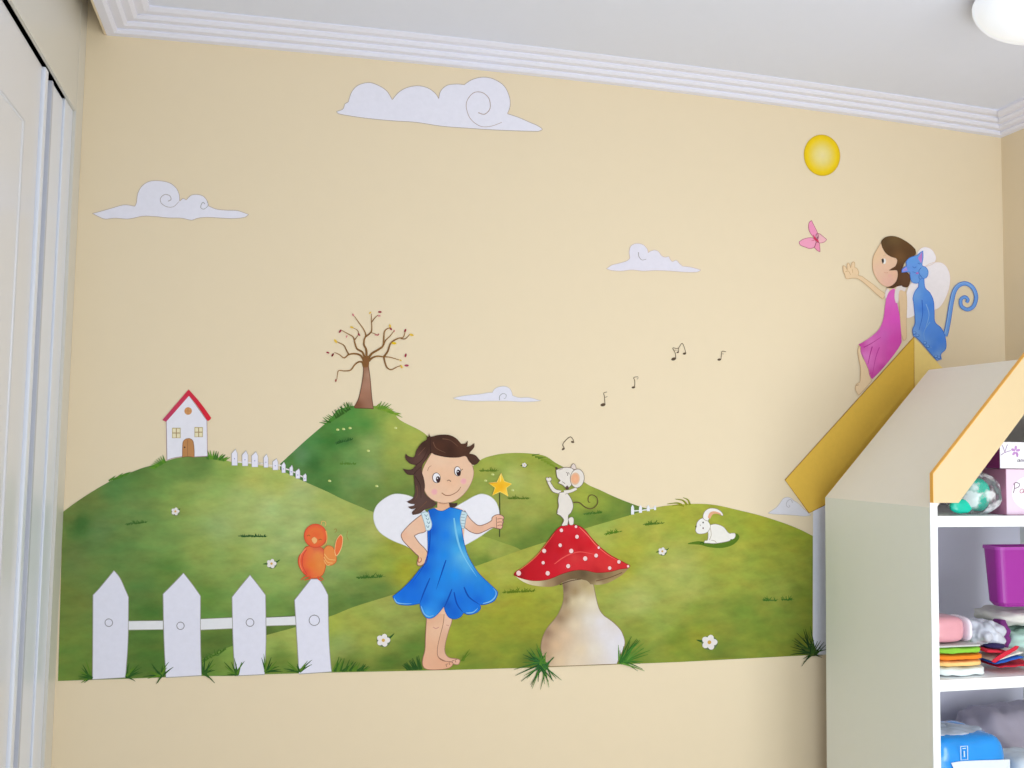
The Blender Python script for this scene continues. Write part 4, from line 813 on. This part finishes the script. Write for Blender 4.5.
# ------------------------------------------------------------------ things on the shelves
from mathutils import noise as mnoise
S1, S2, S3 = 1.188, .757, .33
def X(px, Y, py=500): return on(px, py, 1, Y).x
def Z(px, py, Y): return on(px, py, 1, Y).z
def lump(name, x0, x1, y0, y1, z0, z1, mt, p=3.0, amp=.0, freq=30, seed=0, n=44, parent=None, smooth=True, fold=0):
    """rounded block between the given bounds, flattened underneath, its skin pushed about by creases"""
    c = Vector(((x0+x1)/2, (y0+y1)/2, (z0+z1)/2)); r = Vector(((x1-x0)/2, (y1-y0)/2, (z1-z0)/2))
    s = Solid(); vs = []; fs = []; m = n//2
    for i in range(m+1):
        th = math.pi*i/m
        for k in range(n):
            ph = 2*math.pi*k/n
            d = Vector((math.sin(th)*math.cos(ph), math.sin(th)*math.sin(ph), math.cos(th)))
            q = (abs(d.x)**p+abs(d.y)**p+abs(d.z)**p)**(-1/p)
            v = Vector((d.x*q*r.x, d.y*q*r.y, d.z*q*r.z))
            o = v*freq+Vector((seed*7.3, seed*3.1, seed))
            a = amp*(abs(mnoise.noise(o))*1.6+.5*abs(mnoise.noise(o*2.3))-.55)
            if fold: a += fold*math.sin((v.z+.3*mnoise.noise(v*20)*.02)*900)*.5
            v += d*a; v.z = min(max(v.z, -r.z), r.z)
            v.x = max(min(v.x, r.x), -r.x); v.y = max(min(v.y, r.y), -r.y); vs.append(c+v)
    for i in range(m):
        for k in range(n): fs.append((i*n+k, (i+1)*n+k, (i+1)*n+(k+1) % n, i*n+(k+1) % n))
    s.mesh(vs, fs); bmesh.ops.remove_doubles(s.bm, verts=s.bm.verts, dist=1e-5)
    return s.build(name, mt, parent, smooth)
def plastic(name, rgb, alpha, rough=.12, streak=False):
    m, nt, b = newmat(name); b.inputs['Base Color'].default_value = (*lin(rgb), 1); b.inputs['Roughness'].default_value = rough
    b.inputs['Alpha'].default_value = alpha; b.inputs['Specular IOR Level'].default_value = .8
    if streak:
        nz = nt.nodes.new('ShaderNodeTexNoise'); nz.inputs['Scale'].default_value = 28; tc = nt.nodes.new('ShaderNodeTexCoord'); nt.links.new(tc.outputs['Object'], nz.inputs['Vector'])
        mr = nt.nodes.new('ShaderNodeMapRange'); mr.inputs['From Min'].default_value = .46; mr.inputs['From Max'].default_value = .6; mr.inputs['To Min'].default_value = .06; mr.inputs['To Max'].default_value = .75
        nt.links.new(nz.outputs['Fac'], mr.inputs['Value']); nt.links.new(mr.outputs['Result'], b.inputs['Alpha'])
    return m
M_TEAL = mat('teal_plastic', (0, 200, 172), .25, .1, 30); M_WRAP = plastic('clear_wrap', (240, 240, 244), .38, .12, True); M_WRAP2 = plastic('milky_wrap', (216, 220, 232), .82, .25)
# white box with violet flower, on the pink box
YB1 = -.535
xa, xb = X(1006, YB1, 490), 2.30; za = Z(1010, 469, YB1)
bx = empty('gift_box', Vector((2.2, YB1, S1)), 'pink carton with a white oval on its front, under the flower box', 'box')
Solid().box(xa, xb, YB1, YB1+.09, S1+.0005, za, .0015).build('carton', mat('carton_mauve', (196, 130, 160), .5, .03), bx)
Solid().box(xa+.0008, xb-.001, YB1-.0012, YB1-.0001, S1+.002, za-.001).build('front_panel', mat('carton_pink', (240, 214, 236), .5, .02), bx)
p = Paint(0, True); p.y = YB1-.0014
p.dot(1030, 493, 18, 17, (248, 242, 248), 0, 40); p.build('white_oval', bx)
p = Paint(0, True); p.y = YB1-.002
p.line(P('1014.5,484 1014.5,488 1013.5,493'), (120, 90, 116), .7).line(P('1013.5,484.5 1016,482.5 1019.5,484 1018.5,487 1014.5,488.5'), (120, 90, 116), .7)
p.line(P('1023,489 1020.8,489.5 1020,492 1021.5,493 1023.4,491.5 1023.2,489 1023.8,493'), (190, 110, 140), .6).build('lettering', bx)
xc2 = X(999.5, YB1, 455); zc = Z(1010, 441.8, YB1); zl = za+.0012
bx = empty('flower_box', Vector((2.15, YB1, za)), 'white and purple carton with a violet flower, on top of the pink carton', 'box')
Solid().box(xc2, 2.27, YB1, YB1+.16, zl, zc, .0012).build('carton', mat('carton_purple', (128, 34, 104), .45, .05), bx)
Solid().box(xc2+.0006, 2.269, YB1-.0012, YB1-.0001, zl+.0006, zc-.0006).build('front_panel', mat('carton_white', (244, 243, 248), .45, .01), bx)
p = Paint(0, True); p.y = YB1-.0014; VI = (196, 150, 206)
for k in range(5):
    a = k*2*math.pi/5-1.5; p.dot(1015.6+2.6*math.cos(a), 451+3.2*math.sin(a), 2.2, 1.3, VI, a)
p.line(P('1016.5,453 1017.5,457'), (180, 130, 190), 1.6).line(P('1001,455 1005,452.5 1011,450.5'), (150, 120, 170), .6).line(P('1005,452.5 1003,447 1002,445'), (150, 120, 170), .6).line(P('1005,452 1006.5,447 1007.5,444.5'), (150, 120, 170), .6)
p.build('flower_print', bx)
p = Paint(0, True); p.y = YB1-.002
p.line(P('1019.6,459.6 1017.8,460 1017.8,461.7 1019.4,461.2 1019.6,459.6 1019.9,462'), (110, 100, 120), .5).line(P('1021,462 1021,459.8 1022.2,460 1022.2,462'), (110, 100, 120), .5).line(P('1022.3,460 1023.6,460 1023.6,462'), (110, 100, 120), .5)
p.build('lettering', bx)
# teal things in clear wrapping
yy = -.53
tag(lump('teal_ball', X(966, -.50), X(991, -.50), -.518, -.462, S1+.008, Z(980, 478, -.5), M_TEAL, 2.2, .002, 40, 3), 'round teal-green ball in clear wrap beside the pink carton', 'ball')
tag(lump('teal_pouch', X(950, -.53), X(972, -.53), -.540, -.518, S1+.004, Z(963, 499, -.53), M_TEAL, 2.4, .002, 50, 5), 'small teal-green pouch at the foot of the teal ball', 'pouch')
tag(lump('plastic_bag', X(952, -.50), xa-.002, -.556, -.425, S1+.0005, Z(975, 472, -.50), M_WRAP, 2.5, .003, 30, 8, 70), 'crumpled clear plastic bag around the teal ball on the top shelf', 'bag')
# middle shelf: cloth stack
def slab(name, pxa, pxb, Y, dep, z0, z1, mt, seed, lab, cat, group=None, amp=.004):
    return tag(lump(name, max(X(pxa, Y, 650), UX0+.0232), X(pxb, Y, 650), Y, Y+dep, z0, z1, mt, 5, amp, 26, seed, 60), lab, cat, group)
zs = [Z(960, y, -.54) for y in (667, 661, 654.5, 647.5)]
slab('folded_cloth', 938, 991, -.548, .2, S2+.0005, zs[0], mat('cloth_white', (230, 240, 238), .9, .06, 60), 1, 'white folded cloth with pale green marks at the bottom of the cloth stack', 'cloth', 'cloths folded in the stack', .007)
slab('folded_cloth', 938, 988, -.545, .2, zs[0]+.0005, zs[1], mat('cloth_peach', (250, 206, 130), .9, .08, 50), 2, 'pale orange folded cloth second from the bottom of the cloth stack', 'cloth', 'cloths folded in the stack')
slab('folded_cloth', 938, 989, -.546, .2, zs[1]+.0005, zs[2], mat('cloth_orange', (244, 136, 26), .9, .08, 50), 3, 'bright orange folded cloth just under the green one', 'cloth', 'cloths folded in the stack')
slab('folded_cloth', 938, 987, -.544, .2, zs[2]+.0005, zs[3], mat('cloth_green', (136, 200, 60), .9, .1, 50), 4, 'lime green folded cloth on top of the cloth stack', 'cloth', 'cloths folded in the stack')
xs0 = UX0+.0235
pl = Solid().box(xs0, X(978, -.53, 645), -.540, -.38, zs[3]+.001, zs[3]+.006, .002).build('tray', mat('tray_grey', (200, 202, 198), .4, .02)); tag(pl, 'thin pale tray lying on the green cloth', 'tray')
pk = empty('wrapped_parcel', Vector((1.77, -.5, zs[3]+.0065)), 'shiny pink rounded parcel in clear wrap on top of the cloth stack', 'parcel')
zt_ = Z(955, 616.5, -.52)
lump('body', xs0, X(966, -.52, 630), -.53, -.43, zs[3]+.0068, zt_, mat('parcel_pink', (226, 160, 172), .3, .06, 20, **{'Coat Weight': .6}), 4, .002, 20, 1, parent=pk)
lump('glare_end', X(966.2, -.52, 630), X(972.5, -.52, 630), -.528, -.432, zs[3]+.0068, zt_-.004, mat('parcel_glare', (244, 232, 244), .15, .02), 3, .001, 20, 2, parent=pk)  # white glare on the wrap, put in as a pale end piece
tag(lump('plastic_bag', X(974, -.50, 640), X(1007, -.50, 640), -.525, -.42, Z(990, 650, -.5), Z(990, 621, -.5), M_WRAP2, 2.3, .016, 28, 4, 64), 'crumpled milky plastic bag right of the pink parcel', 'bag')
# slanting folded cloths on the right
def strip(name, a, b, Y, dep, h, mt, lab, seed):
    """a folded cloth lying aslant between two measured points"""
    A = on(a[0], a[1], 1, Y); B = on(b[0], b[1], 1, Y); L = (B-A).length; u = (B-A).normalized(); w = Vector((0, 1, 0)); v = u.cross(w)
    s = Solid(); vs = []; fs = []; n = 14; m = 18
    for i in range(n+1):
        t = i/n; e = min(1, math.sin(math.pi*min(.5, min(t, 1-t)*3))**.6+.12)
        for k in range(m):
            an = 2*math.pi*k/m; ca, sa = math.cos(an), math.sin(an)
            yy_ = math.copysign(abs(ca)**.5, ca)*dep/2; zz = math.copysign(abs(sa)**.7, sa)*h/2*e
            p = A+u*(L*t)+w*(dep/2+yy_)+v*-zz; p.z += .0025*mnoise.noise(p*60+Vector((seed, 0, 0))); vs.append(p)
    for i in range(n):
        for k in range(m): fs.append((i*m+k, i*m+(k+1) % m, (i+1)*m+(k+1) % m, (i+1)*m+k))
    fs += [tuple(range(m)), tuple(range(n*m, n*m+m))[::-1]]
    return tag(s.mesh(vs, fs).build(name, mt, None, True), lab, 'cloth', 'cloths lying aslant right of the stack')
M_RED = mat('cloth_red', (206, 28, 56), .85, .08, 60); M_BLU = mat('cloth_blue', (28, 92, 190), .85, .08, 60); M_NAV = mat('cloth_navy', (44, 32, 84), .9, .08, 60); M_CRM = mat('cloth_cream', (236, 232, 222), .9, .03, 60)
strip('folded_cloth', (999, 667.5), (1038, 664.5), -.54, .09, .0075, M_RED, 'red folded cloth at the very bottom of the slanting cloths', 1)
strip('folded_cloth', (996, 664), (1024.5, 657), -.542, .09, .0085, M_BLU, 'blue folded cloth between the lowest red and the cream one', 2)
strip('folded_cloth', (994, 661), (1024, 652.3), -.540, .08, .008, M_CRM, 'cream folded cloth above the blue one', 3)
strip('folded_cloth', (992.5, 662), (1019, 646.5), -.5445, .004, .012, M_RED, 'red folded cloth crossing steeply in front of the cream one', 4)
strip('folded_cloth', (987, 651.5), (1009, 652.5), -.538, .06, .009, M_RED, 'short level red folded cloth under the navy one', 5)
tag(lump('folded_cloth', X(990, -.53, 650), X(1009, -.53, 650), -.536, -.47, Z(1000, 650, -.53), Z(1000, 643.5, -.53), M_NAV, 2.2, .003, 40, 6), 'dark navy bundled cloth beside the lime green one', 'cloth')
tag(lump('cloth_heap', X(1010, -.50, 640), 2.3, -.52, -.30, S2+.035, .858, mat('cloth_mint', (186, 220, 208), .9, .05, 40), 3, .02, 22, 9, 70), 'pale mint green heaped cloth under the purple bin', 'cloth')
tag(lump('cloth_heap', X(1005.5, -.49, 620), 2.28, -.5, -.32, max(.869, Z(1015, 640, -.49)), Z(1015, 613.5, -.49), mat('cloth_offwhite', (226, 224, 216), .9, .05, 40), 3, .012, 26, 11, 60), 'off-white heaped cloth directly beneath the purple bin', 'cloth')
tag(lump('purple_cloth', X(999, -.47, 620), X(1008, -.47, 620)-.003, -.49, -.43, Z(1003, 650, -.47), Z(1003, 620, -.47), mat('cloth_purple', (120, 44, 120), .9, .06, 40), 2.5, .008, 40, 2), 'small purple cloth wedged between milky bag and white heap', 'cloth')
Yp = -.48; zp0 = Z(1015, 609, Yp)+.004; zp1 = Z(1010, 548, Yp)
bn = empty('purple_bin', Vector((2.12, Yp, zp0)), 'bright purple plastic bin on the heaped cloths, cut by the picture edge', 'bin')
xl = X(998.8, Yp, 560); xl2 = X(1003, Yp, 600)
s = Solid(); w2 = .30; T = .004
def rr(x0, x1, y0, y1, z, r, n=5):
    o = []
    for cx, cy, a0 in ((x1-r, y1-r, 0), (x0+r, y1-r, 90), (x0+r, y0+r, 180), (x1-r, y0+r, 270)):
        for i in range(n+1): a = math.radians(a0+90*i/n); o.append((cx+r*math.cos(a), cy+r*math.sin(a), z))
    return o
R_ = [rr(xl2+.01, xl+w2-.015, Yp+.012, Yp+.06, zp0, .02), rr(xl2, xl+w2-.01, Yp+.004, Yp+.065, zp0+.012, .02), rr(xl, xl+w2, Yp, Yp+.07, zp1, .02), rr(xl+T, xl+w2-T, Yp+T, Yp+.07-T, zp1, .018), rr(xl2+T, xl+w2-.01-T, Yp+.004+T, Yp+.065-T, zp0+.014, .018)]
vs = [q for r in R_ for q in r]; n = len(R_[0]); fs = [tuple(range(n))[::-1], tuple(range(4*n, 5*n))]
for i in range(4):
    for k in range(n): fs.append((i*n+k, i*n+(k+1) % n, (i+1)*n+(k+1) % n, (i+1)*n+k))
s.mesh(vs, fs).build('body', mat('bin_purple', (164, 44, 160), .35, .03, 12), bn)
R_ = [rr(xl-.003, xl+w2+.003, Yp-.003, Yp+.073, zp1-.006, .022), rr(xl-.003, xl+w2+.003, Yp-.003, Yp+.073, zp1+.003, .022), rr(xl+T, xl+w2-T, Yp+T, Yp+.07-T, zp1+.003, .018), rr(xl+T, xl+w2-T, Yp+T, Yp+.07-T, zp1-.006, .018)]
vs = [q for r in R_ for q in r]; fs = []
for i in range(4):
    for k in range(n): fs.append((i*n+k, i*n+(k+1) % n, ((i+1) % 4)*n+(k+1) % n, ((i+1) % 4)*n+k))
Solid().mesh(vs, fs).build('rim', mat('bin_rim', (176, 70, 176), .35, .02, 12), bn)
# bottom shelf: blue packet and grey bag
Yn = -.54
pz = Z(970, 738.5, Yn); xr_ = X(1011.7, Yn, 750)
nb = empty('diaper_packet', Vector((1.83, Yn, S3)), 'big blue and white plastic packet on the lowest visible shelf', 'packet')
M_PB = mat('packet_blue', (10, 150, 240), .22, .14, 9, **{'Coat Weight': .5}); M_PW = mat('packet_white', (226, 236, 244), .25, .05, 30)
lump('wrapper', UX0+.0235, xr_, Yn, Yn+.2, S3+.0005, pz, M_PB, 6, .004, 16, 4, 72, nb)
p = Paint(0, True); p.y = Yn-.0022; p.fill(P('951,763* 965,761 1010,759.5* 1010,785* 1004,830* 968,830* 960,785'), (228, 236, 244), n=3).build('white_print', nb)
p = Paint(0, True); p.y = Yn-.0026; p.ribbon([(960.7, 746.5), (967.6, 746), (967.8, 759.5), (961, 760), (960.7, 746.5)], (200, 228, 246), .8); p.ribbon([(962.5, 748.5), (966, 748.3)], (200, 228, 246), .8); p.ribbon([(964.2, 751), (964.4, 757)], (200, 228, 246), 1.2); p.build('printed_mark', nb)
lump('top_flap', UX0+.024, X(984, -.47, 730), -.50, -.40, pz-.012, Z(950, 726, -.45), mat('packet_clear', (186, 196, 212), .25, .08, 14), 2.0, .010, 26, 3, 60, nb)
tag(lump('plastic_sack', X(985, -.33, 740), 2.42, -.33, -.1, S3+.001, Z(1010, 715, -.33), mat('sack_grey', (176, 168, 184), .5, .05, 10), 2.6, .03, 9, 5, 72), 'large grey plastic sack behind the blue packet', 'sack')
tag(lump('white_packet', X(1016, -.5, 765), X(1016, -.5, 765)+.16, -.52, -.36, S3+.001, Z(1020, 760, -.5), M_PW, 4, .006, 20, 7, 50), 'white packet right of the blue packet at the picture edge', 'packet')

# ------------------------------------------------------------------ light: daylight from an unseen window right of the camera, plus added fill
w = bpy.data.worlds.new('world'); SC.world = w; w.use_nodes = True
w.node_tree.nodes['Background'].inputs['Color'].default_value = (.80, .90, 1, 1)
w.node_tree.nodes['Background'].inputs['Strength'].default_value = .75
def area(name, loc, rot, sx, sy, power, col):
    l = bpy.data.lights.new(name, 'AREA'); l.shape = 'RECTANGLE'; l.size = sx; l.size_y = sy; l.energy = power; l.color = col
    o = bpy.data.objects.new(name, l); COL.objects.link(o); o.location = loc; o.rotation_euler = rot; return o
area('window_daylight', (2.40, -2.35, 1.15), (math.radians(90), 0, math.radians(48)), 1.2, 1.9, 40, (.90, .95, 1))
area('ceiling_fill', (1.3, -3.0, .35), (math.radians(150), 0, 0), 2.0, .8, 24, (.86, .93, 1))  # added fill light, aimed up to brighten the ceiling
SC.view_settings.view_transform = 'Standard'; SC.view_settings.look = 'None'
SC.view_settings.gamma = 1; SC.view_settings.use_curve_mapping = False
SC.view_settings.exposure = .12
